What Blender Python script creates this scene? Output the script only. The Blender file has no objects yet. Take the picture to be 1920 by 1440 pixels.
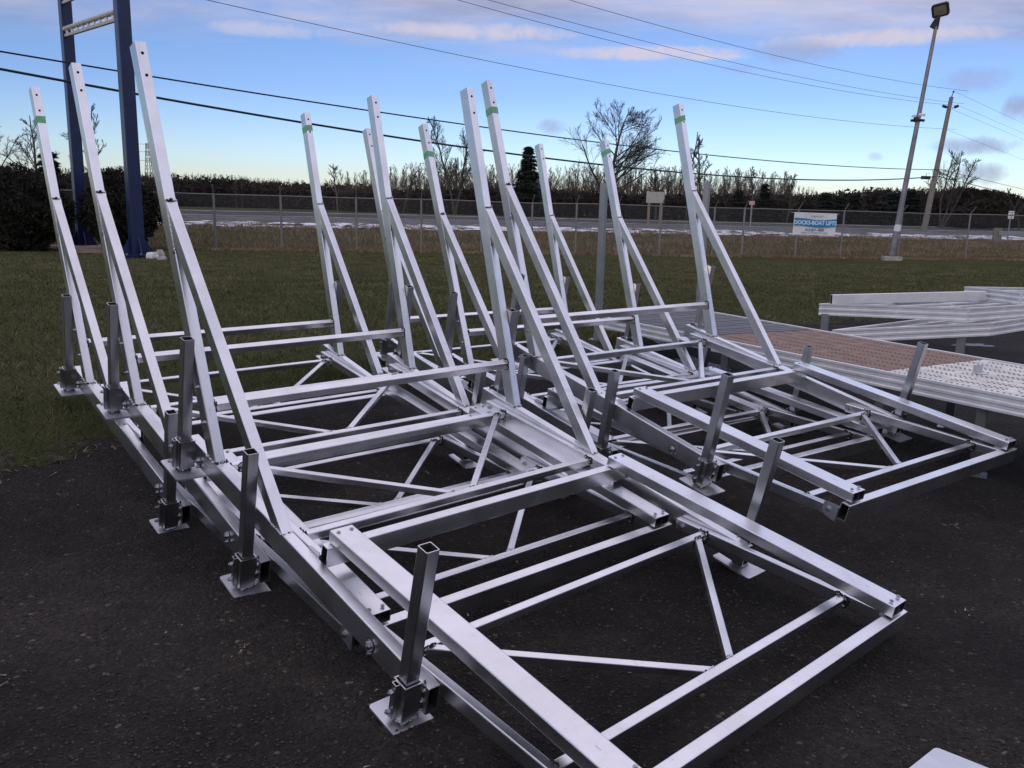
import bpy, math, random
from mathutils import Vector, Matrix
import numpy as np
R=math.radians
sc=bpy.context.scene
COL=sc.collection
rnd=random.Random(7)
V3=Vector

# ------------------------------------------------------------------ materials
def new_mat(name):
    m=bpy.data.materials.new(name); m.use_nodes=True
    nt=m.node_tree; b=nt.nodes['Principled BSDF']
    return m,nt,b
def N(nt,t,**kw):
    n=nt.nodes.new(t)
    for k,v in kw.items(): setattr(n,k,v)
    return n
def ramp(nt,stops,interp='LINEAR'):
    r=N(nt,'ShaderNodeValToRGB'); e=r.color_ramp.elements; r.color_ramp.interpolation=interp
    while len(e)>1: e.remove(e[-1])
    e[0].position=stops[0][0]; c=stops[0][1]; e[0].color=(*c,1) if len(c)==3 else c
    for p,c in stops[1:]:
        x=e.new(p); x.color=(*c,1) if len(c)==3 else c
    return r
def L(nt,a,b): nt.links.new(a,b)
def noise(nt,vec,scale,detail=4,rough=.55,dist=0):
    n=N(nt,'ShaderNodeTexNoise'); n.inputs['Scale'].default_value=scale; n.inputs['Detail'].default_value=detail
    n.inputs['Roughness'].default_value=rough; n.inputs['Distortion'].default_value=dist
    if vec is not None: L(nt,vec,n.inputs['Vector'])
    return n
def mixc(nt,fac,a,b,mode='MIX'):
    m=N(nt,'ShaderNodeMix'); m.data_type='RGBA'; m.blend_type=mode
    for s,v in ((m.inputs[0],fac),(m.inputs[6],a),(m.inputs[7],b)):
        if hasattr(v,'is_linked') : L(nt,v,s)
        elif isinstance(v,(tuple,list)): s.default_value=(*v,1)
        else: s.default_value=v
    return m.outputs[2]
def math_(nt,op,a,b=None,c=None,clamp=False):
    m=N(nt,'ShaderNodeMath'); m.operation=op; m.use_clamp=clamp
    for i,v in enumerate((a,b,c)):
        if v is None: continue
        if hasattr(v,'is_linked'): L(nt,v,m.inputs[i])
        else: m.inputs[i].default_value=v
    return m.outputs[0]
def mapping(nt,vec,scale=(1,1,1),loc=(0,0,0),rot=(0,0,0)):
    m=N(nt,'ShaderNodeMapping'); m.inputs['Scale'].default_value=scale; m.inputs['Location'].default_value=loc
    m.inputs['Rotation'].default_value=rot; L(nt,vec,m.inputs['Vector']); return m.outputs[0]
def bump(nt,b,height,strength,dist=.01):
    n=N(nt,'ShaderNodeBump'); n.inputs['Strength'].default_value=strength; n.inputs['Distance'].default_value=dist
    L(nt,height,n.inputs['Height']); L(nt,n.outputs[0],b.inputs['Normal'])

def metal(name,col,rough,var=.12,streak=(5,260,1),metallic=1.0):
    m,nt,b=new_mat(name)
    uv=N(nt,'ShaderNodeUVMap'); 
    st=noise(nt,mapping(nt,uv.outputs[0],streak),1.0,5,.6)
    oc=N(nt,'ShaderNodeTexCoord')
    bl=noise(nt,oc.outputs['Object'],4.5,5,.6,.6)
    bl2=noise(nt,oc.outputs['Object'],31,4,.6,.3)
    d=tuple(c*.80 for c in col)
    f=ramp(nt,[(.3,(0,0,0)),(.7,(1,1,1))]); L(nt,bl.outputs[0],f.inputs[0])
    c1=mixc(nt,f.outputs[0],d,col)
    f2=ramp(nt,[(.28,(.66,.66,.66)),(.40,(.95,.95,.95)),(.6,(1,1,1))]); L(nt,bl2.outputs[0],f2.inputs[0])
    c2=mixc(nt,.35,c1,f2.outputs[0],'MULTIPLY')
    fs=ramp(nt,[(.2,(.93,.93,.93)),(.7,(1,1,1))]); L(nt,st.outputs[0],fs.inputs[0])
    c3=mixc(nt,.7,c2,fs.outputs[0],'MULTIPLY'); L(nt,c3,b.inputs['Base Color'])
    b.inputs['Metallic'].default_value=metallic
    rr=math_(nt,'ADD',math_(nt,'MULTIPLY',bl.outputs[0],var*2),rough-var)
    rr=math_(nt,'ADD',rr,math_(nt,'MULTIPLY',math_(nt,'SUBTRACT',st.outputs[0],.5),.08))
    L(nt,rr,b.inputs['Roughness'])
    bump(nt,b,st.outputs[0],.02,.001)
    return m
M={}
def simple0(name,col,rough):
    m,nt,b=new_mat(name); b.inputs['Base Color'].default_value=(*col,1); b.inputs['Roughness'].default_value=rough; return m
M['alu']=metal('mill_aluminium',(.85,.85,.86),.30,.09)
M['alu_leg']=metal('dull_aluminium',(.60,.60,.61),.31,.07)
M['alu_inner']=simple0('painted_shade_bore',(.03,.03,.031),.7)  # shade inside the open tube ends, put into the colour
M['plate']=metal('aluminium_plate',(.74,.75,.77),.42,.1,(8,60,1))
M['bolt']=metal('zinc_bolt',(.42,.43,.45),.3,.08)
M['galv']=metal('galvanised_steel',(.33,.34,.35),.5,.1)
M['dockalu']=metal('dock_aluminium',(.80,.80,.79),.55,.05,(1,14,1),.35)
def simple(name,col,rough=.7,metallic=0,nscale=None,var=.25,bumpd=0,spec=.3):
    m,nt,b=new_mat(name)
    b.inputs['Roughness'].default_value=rough; b.inputs['Metallic'].default_value=metallic
    b.inputs['Specular IOR Level'].default_value=spec
    oc=N(nt,'ShaderNodeTexCoord')
    n=noise(nt,oc.outputs['Object'],nscale or 6,6,.6)
    f=ramp(nt,[(.3,tuple(c*(1-var) for c in col)),(.7,tuple(min(1,c*(1+var)) for c in col))]); L(nt,n.outputs[0],f.inputs[0])
    L(nt,f.outputs[0],b.inputs['Base Color'])
    if bumpd: bump(nt,b,n.outputs[0],.6,bumpd)
    return m
M['fencegalv']=metal('dull_fence_tube',(.19,.185,.18),.6,.08,metallic=.3)
M['soot']=simple('weld_soot',(.035,.033,.032),.8,0,60)
M['bead']=metal('weld_bead',(.75,.75,.74),.45)
M['black']=simple('hole_black',(.008,.008,.009),.9)
M['tape']=simple('green_tape',(.17,.42,.22),.55,0,40,.15)
M['navy']=simple('navy_paint',(.004,.011,.055),.36,0,3,.35,0,.5)
M['greypipe']=simple('grey_pipe',(.36,.36,.35),.5,.3,5,.2)
M['concrete']=simple('concrete',(.30,.28,.25),.9,0,9,.3,.01)
M['rock']=simple('pale_rock',(.5,.5,.5),.9,0,12,.3,.02)
M['wood_pole']=simple('weathered_pole',(.16,.15,.135),.9,0,8,.3,.01)
M['steelpole']=simple('grey_steel_pole',(.17,.18,.20),.55,.3,3,.3)
M['darkmetal']=simple('dark_housing',(.012,.012,.012),.5)
M['whitepl']=simple('white_plastic',(.6,.6,.6),.5)
M['glass']=simple('lamp_glass',(.10,.11,.09),.15,0,4,.3,0,.6)
M['cable']=simple('black_cable',(.012,.013,.014),.6)
M['bark']=simple('grey_bark',(.050,.044,.040),.95,0,3,.3)
M['barkpale']=simple('pale_bark',(.10,.092,.08),.95,0,3,.3)
M['twig']=simple('twigs',(.055,.047,.042),.95,0,.6,.35)
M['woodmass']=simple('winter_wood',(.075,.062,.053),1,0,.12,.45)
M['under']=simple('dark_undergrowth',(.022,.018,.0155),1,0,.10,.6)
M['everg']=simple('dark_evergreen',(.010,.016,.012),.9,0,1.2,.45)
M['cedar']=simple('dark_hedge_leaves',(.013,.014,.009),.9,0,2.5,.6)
M['board']=simple('sign_back',(.30,.31,.28),.7,.2,3,.15)
M['rust']=simple('rusty_post',(.22,.16,.12),.8,0,5,.3)
M['signwhite']=simple('sign_face',(.62,.62,.62),.6,0,8,.12)
M['pink']=simple('faded_red',(.42,.25,.27),.7)
M['banner']=simple('banner_white',(.62,.61,.62),.65,0,2.5,.08)
M['bblue']=simple('banner_blue',(.030,.17,.36),.6,0,2,.15)
M['bgreen']=simple('banner_green',(.25,.42,.20),.6)
M['btext']=simple('banner_light_text',(.52,.66,.78),.6,0,2,.08)
M['bdark']=simple('banner_dark_text',(.07,.055,.09),.6)
M['bgrey']=simple('banner_grey_text',(.28,.30,.36),.6)
M['straw']=simple('straw',(.30,.25,.16),.9,0,3,.35)
M['car']=simple('white_car_paint',(.6,.6,.62),.4)

def leafy(name,stops,scale):
    m,nt,b=new_mat(name); g=N(nt,'ShaderNodeNewGeometry')
    n=noise(nt,g.outputs['Position'],scale,5,.65)
    wn=N(nt,'ShaderNodeTexWhiteNoise'); L(nt,mapping(nt,g.outputs['Position'],(9,9,9)),wn.inputs['Vector'])
    f=math_(nt,'ADD',math_(nt,'MULTIPLY',n.outputs[0],.8),math_(nt,'MULTIPLY',g.outputs['Random Per Island'],.25))
    r=ramp(nt,stops); L(nt,f,r.inputs[0]); L(nt,r.outputs[0],b.inputs['Base Color'])
    b.inputs['Roughness'].default_value=.85; b.inputs['Specular IOR Level'].default_value=.15
    return m
M['grassblade']=leafy('lawn_blades',[(.28,(.040,.050,.019)),(.45,(.068,.079,.031)),(.6,(.115,.105,.050)),(.78,(.19,.155,.09))],1.6)
M['drygrass']=leafy('dry_grass_blades',[(.25,(.085,.05,.028)),(.5,(.17,.115,.065)),(.75,(.33,.25,.16))],.5)
M['litter']=leafy('grass_litter',[(.3,(.10,.08,.045)),(.6,(.22,.18,.11)),(.8,(.35,.31,.22))],3)

# ------------------------------------------------------------------ mesh builder
def rr(w,h,r=.004,n=2):
    "rounded rectangle profile, centred"
    pts=[]
    for cx,cy,a0 in ((w/2-r,h/2-r,0),(-w/2+r,h/2-r,90),(-w/2+r,-h/2+r,180),(w/2-r,-h/2+r,270)):
        for i in range(n+1):
            a=R(a0+90*i/n); pts.append((cx+r*math.cos(a),cy+r*math.sin(a)))
    return pts
class MB:
    def __init__(s): s.v=[];s.f=[];s.m=[];s.uv=[];s.mats=[]
    def mi(s,mat):
        if mat not in s.mats: s.mats.append(mat)
        return s.mats.index(mat)
    def face(s,idx,mat,uv=None):
        s.f.append(tuple(idx)); s.m.append(s.mi(mat)); s.uv.append(uv or [(s.v[i][0],s.v[i][1]+s.v[i][2]) for i in idx])
    def prism(s,p0,p1,prof,up=(0,0,1),mat='alu',hollow=0,clip0=None,clip1=None,inner='alu_inner',caps=True):
        p0=V3(p0);p1=V3(p1);d=(p1-p0);ln=d.length;d=d/ln
        up=V3(up);side=d.cross(up);
        if side.length<1e-6: side=V3((1,0,0))
        side.normalize();up=side.cross(d).normalized()
        o=rnd.random()*7
        def ring(pr,p,clip):
            out=[]
            for a,b in pr:
                q=p+side*a+up*b
                if clip is not None:
                    c,n=V3(clip[0]),V3(clip[1]); t=(c-q).dot(n)/d.dot(n); q=q+d*t
                out.append(q)
            return out
        n=len(prof); base=len(s.v)
        s.v+= [tuple(q) for q in ring(prof,p0,clip0)]+[tuple(q) for q in ring(prof,p1,clip1)]
        per=[0]
        for i in range(n): a=prof[i];b=prof[(i+1)%n]; per.append(per[-1]+math.hypot(a[0]-b[0],a[1]-b[1]))
        for i in range(n):
            j=(i+1)%n
            s.face((base+i,base+j,base+n+j,base+n+i),mat,[(o,o+per[i]),(o,o+per[i+1]),(o+ln,o+per[i+1]),(o+ln,o+per[i])])
        if hollow:
            k=[]
            mw=max(abs(a) for a,b in prof);mh=max(abs(b) for a,b in prof)
            pin=[(a*(mw-hollow)/mw,b*(mh-hollow)/mh) for a,b in prof]
            b2=len(s.v)
            s.v+=[tuple(q) for q in ring(pin,p0,clip0)]+[tuple(q) for q in ring(pin,p1,clip1)]
            for i in range(n):
                j=(i+1)%n
                s.face((b2+j,b2+i,b2+n+i,b2+n+j),inner)
                s.face((base+j,base+i,b2+i,b2+j),mat); s.face((base+n+i,base+n+j,b2+n+j,b2+n+i),mat)
        elif caps:
            s.face(tuple(base+i for i in reversed(range(n))),mat); s.face(tuple(base+n+i for i in range(n)),mat)
    def beam(s,p0,p1,w,h,**k): s.prism(p0,p1,rr(w,h,min(.004,w*.2,h*.2)),**k)
    def box(s,lo,hi,mat='alu',r=.003):
        lo=V3(lo);hi=V3(hi);c=(lo+hi)/2
        s.prism((c.x,lo.y,c.z),(c.x,hi.y,c.z),rr(hi.x-lo.x,hi.z-lo.z,min(r,(hi.x-lo.x)*.3,(hi.z-lo.z)*.3),1),mat=mat)
    def cyl(s,p0,p1,r0,r1=None,n=8,mat='bolt',caps=True):
        if r1 is None:r1=r0
        p0=V3(p0);p1=V3(p1);d=(p1-p0).normalized()
        a=d.orthogonal().normalized();b=d.cross(a);base=len(s.v)
        for p,r in ((p0,r0),(p1,r1)):
            for i in range(n):
                t=2*math.pi*i/n; s.v.append(tuple(p+a*r*math.cos(t)+b*r*math.sin(t)))
        ln=(p1-p0).length
        for i in range(n):
            j=(i+1)%n; s.face((base+i,base+j,base+n+j,base+n+i),mat,[(0,i*r0),(0,i*r0+r0),(ln,i*r0+r0),(ln,i*r0)])
        if caps:
            s.face(tuple(base+i for i in reversed(range(n))),mat); s.face(tuple(base+n+i for i in range(n)),mat)
    def lump(s,c,r,mat,fl=(1,1,1)):
        c=V3(c);b=len(s.v);k=[]
        for i in range(5):
            t=2*math.pi*i/5; k.append((math.cos(t)*r*fl[0],math.sin(t)*r*fl[1],0))
        vs=[(0,0,r*fl[2])]+k+[(0,0,-r*fl[2])]
        for q in vs: s.v.append(tuple(c+V3(q)))
        for i in range(5):
            j=(i+1)%5
            s.face((b,b+1+i,b+1+j),mat); s.face((b+6,b+1+j,b+1+i),mat)
    def weld(s,pts,r=.0065,closed=True,soot=2.2,nrm=(0,0,1)):
        "a bead of small lumps with soot at its rim along a polyline"
        P=[V3(p) for p in pts]
        if closed:P.append(P[0])
        nrm=V3(nrm)
        for a,b in zip(P,P[1:]):
            ln=(b-a).length;n=max(1,int(ln/(r*1.25)))
            for i in range(n):
                q=a.lerp(b,(i+.5)/n)
                j=V3((rnd.uniform(-1,1),rnd.uniform(-1,1),rnd.uniform(-1,1)))*r*.45
                s.lump(q+j*1.6,r*soot*rnd.uniform(.7,1.15),'soot',tuple(.35+.65*(1-abs(c)) for c in nrm))
                if rnd.random()<.72: s.lump(q+j+nrm*r*.5,r*rnd.uniform(.65,1.0),'bead')
    def bolt(s,p,d,r=.009,hgt=.008,washer=True):
        p=V3(p);d=V3(d).normalized()
        if washer: s.cyl(p,p+d*.002,r*1.5,n=12,mat='bead')
        s.cyl(p+d*.002,p+d*(.002+hgt),r,n=6,mat='bolt'); s.cyl(p+d*(.002+hgt),p+d*(.003+hgt*1.3),r*.5,n=6,mat='bolt')
    def build(s,name,parent=None,smooth=False):
        me=bpy.data.meshes.new(name); me.from_pydata(s.v,[],s.f)
        for k in s.mats: me.materials.append(M[k])
        me.polygons.foreach_set('material_index',s.m)
        uvl=me.uv_layers.new(name='UVMap'); flat=[c for f in s.uv for p in f for c in p]
        uvl.data.foreach_set('uv',flat)
        if smooth: me.polygons.foreach_set('use_smooth',[True]*len(s.f))
        me.update()
        o=bpy.data.objects.new(name,me); COL.objects.link(o)
        if parent: o.parent=parent
        return o
def raw(name,verts,faces,mat,parent=None,smooth=False):
    me=bpy.data.meshes.new(name); me.from_pydata(verts,[],faces); me.materials.append(M[mat] if isinstance(mat,str) else mat)
    if smooth: me.polygons.foreach_set('use_smooth',[True]*len(faces))
    o=bpy.data.objects.new(name,me); COL.objects.link(o)
    if parent:o.parent=parent
    return o
def npmesh(name,V,F,mat,parent=None):
    "fast mesh from numpy arrays, F is (n,k)"
    me=bpy.data.meshes.new(name); k=F.shape[1]
    me.vertices.add(len(V)); me.vertices.foreach_set('co',V.astype(np.float32).ravel())
    me.loops.add(F.size); me.loops.foreach_set('vertex_index',F.astype(np.int32).ravel())
    me.polygons.add(len(F)); me.polygons.foreach_set('loop_start',np.arange(0,F.size,k,dtype=np.int32))
    me.update(calc_edges=True); me.materials.append(M[mat])
    o=bpy.data.objects.new(name,me); COL.objects.link(o)
    if parent:o.parent=parent
    return o
def empty(name,loc=(0,0,0)):
    o=bpy.data.objects.new(name,None); COL.objects.link(o); o.location=loc; o.empty_display_size=.2; return o
def tag(o,label=None,cat=None,group=None,kind=None):
    if label:o['label']=label
    if cat:o['category']=cat
    if group:o['group']=group
    if kind:o['kind']=kind
    return o
def copy_tree(o,parent=None):
    c=o.copy(); COL.objects.link(c)
    if parent is not None: c.parent=parent
    for ch in list(o.children): copy_tree(ch,c)
    return c

# ------------------------------------------------------------------ camera
F=1578.82; PI_=math.radians(11.457); RO=math.radians(1.384); CH=1.483
cd=bpy.data.cameras.new('camera'); cam=bpy.data.objects.new('camera',cd); COL.objects.link(cam)
fw=V3((0,math.cos(PI_),-math.sin(PI_)));up=V3((0,math.sin(PI_),math.cos(PI_)));rt=V3((1,0,0))
r2=math.cos(RO)*rt+math.sin(RO)*up; u2=-math.sin(RO)*rt+math.cos(RO)*up
mw=Matrix((( r2.x,u2.x,-fw.x,0),(r2.y,u2.y,-fw.y,0),(r2.z,u2.z,-fw.z,CH),(0,0,0,1)))
cam.matrix_world=mw
cd.sensor_width=36; cd.sensor_fit='HORIZONTAL'; cd.lens=36*F/1920; cd.clip_end=3000; cd.clip_start=.05
sc.camera=cam

# ------------------------------------------------------------------ terrain
Z0=-.062
def sm(a,b,x):
    t=np.clip((x-a)/(b-a),0,1); return t*t*(3-2*t)
def lin(a,b,x): return np.clip((x-a)/(b-a),0,1)
def terrain(x,y):
    x=np.asarray(x,float);y=np.asarray(y,float)
    w=-.64*x+.77*y; s=-.295*x+.955*y
    berm=.33*(.75*lin(4.2,5.95,w)+.25*sm(4.2,6.3,w))*(1-sm(12,30,s))
    right=sm(1.2,3.0,x)*(1-sm(8,14,y))*.75          # paved yard under the docks stays low
    berm=berm*(1-right)
    bank=.5*sm(35,47,s)+.22*lin(47,50,s)+.52*lin(50,65,s)+.12*sm(65,110,s)
    und=.02*np.sin(x*.9+1.3)*np.sin(y*.7)*lin(4.5,7,w)*(1-right)
    for fx,fy,a in ((-1.03,2.97,.022),(.27,4.11,.030),(.50,4.55,.045),(1.92,5.6,.05),(1.36,6.27,.012)): und=und+a*np.exp(-((x-fx)**2+(y-fy)**2)/.18)
    return Z0+berm+bank+und
def tz(x,y): return float(terrain(x,y))
EDGE=[(-14,-9),(-6.5,-1.8),(-3.6,2.9),(-2.95,3.9),(-2.70,4.27),(-2.51,4.55),(-2.34,4.8),(-2.09,5.09),(-1.85,5.35),(-1.5,5.78),(-.86,6.33),(-.27,6.91),(.43,7.51),(1.16,8.33),(2.22,10.35),(4.27,11.26),(5.55,11.87),(7.87,13.25),(14,15),(30,19.5)]
def edge_d(x,y):
    "signed distance to the asphalt / lawn edge, positive on the lawn"
    x=np.asarray(x,float);y=np.asarray(y,float);best=np.full(x.shape,1e9);sg=np.ones(x.shape)
    for (ax,ay),(bx,by) in zip(EDGE,EDGE[1:]):
        dx,dy=bx-ax,by-ay;t=np.clip(((x-ax)*dx+(y-ay)*dy)/(dx*dx+dy*dy),0,1)
        px,py=x-(ax+t*dx),y-(ay+t*dy);d=np.hypot(px,py);cr=dx*(y-ay)-dy*(x-ax)
        m=d<best;best=np.where(m,d,best);sg=np.where(m,np.sign(cr),sg)
    return best*sg
FL0=np.array([-13.,30.5]);FL1=np.array([21.,38.])     # fence line
def fence_d(x,y):
    d=(FL1-FL0)/np.linalg.norm(FL1-FL0); return -(x-FL0[0])*d[1]+(y-FL0[1])*d[0]

xs=np.concatenate([np.linspace(-900,-60,16),np.linspace(-50,-14,19)[:-1],np.linspace(-14,18,161),np.linspace(19,60,22),np.linspace(75,900,16)])
ys=np.concatenate([np.linspace(-60,-4,10),np.linspace(-3,16,96),np.linspace(16.6,72,90),np.linspace(76,140,18),np.linspace(160,1500,16)])
X,Y=np.meshgrid(xs,ys); Z=terrain(X,Y)
nx,ny=len(xs),len(ys)
V=np.stack([X.ravel(),Y.ravel(),Z.ravel()],1)
idx=np.arange(nx*ny).reshape(ny,nx)
Fq=np.stack([idx[:-1,:-1].ravel(),idx[:-1,1:].ravel(),idx[1:,1:].ravel(),idx[1:,:-1].ravel()],1)

def ground_mat():
    m,nt,b=new_mat('ground_lawn')
    g=N(nt,'ShaderNodeNewGeometry');pos=g.outputs['Position']
    n1=noise(nt,pos,.35,5,.6); n2=noise(nt,pos,5,7,.7); n3=noise(nt,pos,60,4,.7); n4=noise(nt,mapping(nt,pos,(.6,3.2,1)),.55,5,.65)
    f=math_(nt,'ADD',math_(nt,'MULTIPLY',n1.outputs[0],.35),math_(nt,'MULTIPLY',n2.outputs[0],.25))
    f=math_(nt,'ADD',f,math_(nt,'MULTIPLY',n3.outputs[0],.2)); f=math_(nt,'ADD',f,math_(nt,'MULTIPLY',n4.outputs[0],.2))
    r=ramp(nt,[(.38,(.036,.044,.018)),(.48,(.056,.063,.027)),(.56,(.070,.069,.034)),(.68,(.115,.095,.055))]); L(nt,f,r.inputs[0])
    L(nt,r.outputs[0],b.inputs['Base Color']); b.inputs['Roughness'].default_value=.95; b.inputs['Specular IOR Level'].default_value=.0
    bump(nt,b,n3.outputs[0],.8,.03)
    return m
M['lawn']=ground_mat()
def asphalt_mat(name,base=(.030,.0262,.0225),spk=1.0):
    m,nt,b=new_mat(name)
    g=N(nt,'ShaderNodeNewGeometry');pos=g.outputs['Position']
    v1=N(nt,'ShaderNodeTexVoronoi'); v1.inputs['Scale'].default_value=75; L(nt,pos,v1.inputs['Vector'])
    v2=N(nt,'ShaderNodeTexVoronoi'); v2.inputs['Scale'].default_value=190; L(nt,pos,v2.inputs['Vector'])
    n1=noise(nt,pos,.9,6,.65,.5); n2=noise(nt,pos,9,6,.7); n3=noise(nt,pos,140,3,.6)
    lo=tuple(c*.55 for c in base);hi=tuple(c*1.9 for c in base)
    r1=ramp(nt,[(.32,lo),(.55,base),(.75,hi)]); L(nt,math_(nt,'ADD',math_(nt,'MULTIPLY',n1.outputs[0],.6),math_(nt,'MULTIPLY',n2.outputs[0],.4)),r1.inputs[0])
    # individual stones: brightness per cell
    sep=N(nt,'ShaderNodeSeparateColor'); L(nt,v1.outputs['Color'],sep.inputs[0])
    st=ramp(nt,[(0,(.72,.72,.72)),(.6,(.95,.95,.95)),(.93,(1.25,1.22,1.2)),(.988,(1.5,1.45,1.4)),(1,(5,4.9,4.6))]); L(nt,sep.outputs[0],st.inputs[0])
    c=mixc(nt,.8*spk,r1.outputs[0],st.outputs[0],'MULTIPLY')
    sep2=N(nt,'ShaderNodeSeparateColor'); L(nt,v2.outputs['Color'],sep2.inputs[0])
    st2=ramp(nt,[(0,(.7,.7,.7)),(.8,(1.1,1.1,1.1)),(.99,(1.3,1.3,1.3)),(1,(6,6,6))]); L(nt,sep2.outputs[1],st2.inputs[0])
    c=mixc(nt,.8*spk,c,st2.outputs[0],'MULTIPLY')
    big=noise(nt,mapping(nt,pos,(.8,1.1,1),(3,1,0)),.75,5,.6,.8); rb=ramp(nt,[(.36,(.55,.54,.53)),(.5,(.95,.95,.95)),(.66,(1.45,1.42,1.38))]); L(nt,big.outputs[0],rb.inputs[0])
    c=mixc(nt,.9,c,rb.outputs[0],'MULTIPLY')
    L(nt,c,b.inputs['Base Color'])
    b.inputs['Roughness'].default_value=.85; b.inputs['Specular IOR Level'].default_value=.12
    h=math_(nt,'SUBTRACT',math_(nt,'MULTIPLY',n3.outputs[0],.5),v1.outputs['Distance'])
    bump(nt,b,h,1,.010)
    return m
M['asphalt']=asphalt_mat('asphalt')
M['roadasph']=asphalt_mat('road_asphalt',(.075,.073,.072),.25)
M['roadgrey']=asphalt_mat('grey_paved_shoulder',(.145,.14,.135),.25)
M['shoulder']=asphalt_mat('gravel_verge',(.16,.14,.115),.35)
def snow_mat():
    m,nt,b=new_mat('patchy_snow'); g=N(nt,'ShaderNodeNewGeometry')
    n=noise(nt,g.outputs['Position'],2.2,8,.75); r=ramp(nt,[(.36,(.22,.20,.17)),(.47,(.78,.80,.85))]); L(nt,n.outputs[0],r.inputs[0])
    L(nt,r.outputs[0],b.inputs['Base Color']); b.inputs['Roughness'].default_value=.8
    ra=ramp(nt,[(.47,(0,0,0)),(.53,(1,1,1))]); n9=noise(nt,g.outputs['Position'],1.1,9,.8); L(nt,n9.outputs[0],ra.inputs[0]); L(nt,ra.outputs[0],b.inputs['Alpha']); return m
M['snow']=snow_mat()
M['frost']=simple('frost',(.50,.52,.58),.6,0,30,.35)
M['paint']=simple('road_paint',(.55,.55,.52),.8,0,2,.2)

o=npmesh('lawn_ground',V,Fq,'lawn'); tag(o,kind='structure')
# asphalt sheet 4 mm above the ground on the yard side of the edge
def sheet(name,sd,step,bounds,mat,dz=.004):
    "grid sheet over the region where the signed distance sd is negative, its rim snapped to the outline"
    x0,x1,y0,y1=bounds
    A,B=np.meshgrid(np.arange(x0,x1+step/2,step),np.arange(y0,y1+step/2,step)); E=sd(A,B); m=E<step*.75
    h=.004; gx=(sd(A+h,B)-sd(A-h,B))/(2*h); gy=(sd(A,B+h)-sd(A,B-h))/(2*h); k=np.where((E>-step*.35)&m,E,0)/(gx*gx+gy*gy+1e-6)
    A2=A-gx*k;B2=B-gy*k; c=m[:-1,:-1]&m[:-1,1:]&m[1:,1:]&m[1:,:-1]
    idn=np.arange(A.size).reshape(A.shape); Q=np.stack([idn[:-1,:-1][c],idn[:-1,1:][c],idn[1:,1:][c],idn[1:,:-1][c]],1)
    u,inv=np.unique(Q,return_inverse=True); vx=A2.ravel()[u];vy=B2.ravel()[u]
    o=npmesh(name,np.column_stack([vx,vy,terrain(vx,vy)+dz]),inv.reshape(-1,4),mat); return tag(o,kind='structure')
def wob(x,y): return .05*np.sin(x*5.1+y*3.3)+.03*np.sin(x*13+y*9)+.015*np.sin(x*31-y*23)
nearA=lambda x,y:(edge_d(x,y)+wob(x,y))
def soil_mat():
    m,nt,b=new_mat('bare_soil'); g=N(nt,'ShaderNodeNewGeometry'); n=noise(nt,g.outputs['Position'],7,9,.8); r=ramp(nt,[(.3,(.022,.019,.014)),(.7,(.060,.048,.033))]); L(nt,noise(nt,g.outputs['Position'],22,6,.7).outputs[0],r.inputs[0]); L(nt,r.outputs[0],b.inputs['Base Color']); b.inputs['Roughness'].default_value=.95; a=ramp(nt,[(.47,(0,0,0)),(.60,(.85,.85,.85))]); L(nt,n.outputs[0],a.inputs[0]); L(nt,a.outputs[0],b.inputs['Alpha']); return m
M['soil']=soil_mat()
sheet('soil_fringe',lambda x,y:np.abs(edge_d(x,y)-.10+1.3*wob(x,y))-.13,.07,(-7,9,1.4,14),'soil',.009)
sheet('asphalt_yard',nearA,.06,(-7.6,9.1,1.0,14.6),'asphalt')
# the yard continues behind and beside the camera
def coarse(x,y): return (edge_d(x,y)<-.05)
vv=[];ff=[]
for (x0,x1,y0,y1) in ((-40,-7.56,-40,1.02),(-7.56,9.05,-40,1.02),(9.05,40,-40,17)):
    gx=np.linspace(x0,x1,24);gy=np.linspace(y0,y1,24)
    for j in range(23):
        for i in range(23):
            c=[(gx[i],gy[j]),(gx[i+1],gy[j]),(gx[i+1],gy[j+1]),(gx[i],gy[j+1])]
            if all(coarse(np.array(a),np.array(b)) for a,b in c):
                k=len(vv); vv+=[(a,b,tz(a,b)+.004) for a,b in c]; ff.append((k,k+1,k+2,k+3))
o=raw('asphalt_yard_apron',vv,ff,'asphalt'); tag(o,kind='structure')

# road bands following the road direction
UD=np.array([.955,.295]);ND=np.array([-.295,.955])
def band(name,s0,s1,mat,dz,wobble=0,t0=-260,t1=420,n=340):
    vs=[];fs=[];k=max(2,int((s1-s0)/1.5)+1)
    for i in range(n+1):
        t=t0+(t1-t0)*i/n
        for j in range(k):
            s=s0+(s1-s0)*j/(k-1)
            if wobble and (j==0 or j==k-1): s+=wobble*(rnd.random()-.5)
            p=UD*t+ND*s; vs.append((p[0],p[1],tz(*p)+dz))
    for i in range(n):
        for j in range(k-1): a=i*k+j; fs.append((a,a+k,a+k+1,a+1))
    o=raw(name,vs,fs,mat); return tag(o,kind='structure')
band('gravel_shoulder',49.2,57.2,'roadgrey',.012)
band('road',57,64.5,'roadasph',.020)
band('far_shoulder',64.5,69,'shoulder',.012)
band('snow_strip',46.9,49.9,'snow',.05,1.5,n=1400)
for s in (57.3,63.8): band('road_line',s,s+.30,'paint',.030)

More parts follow.
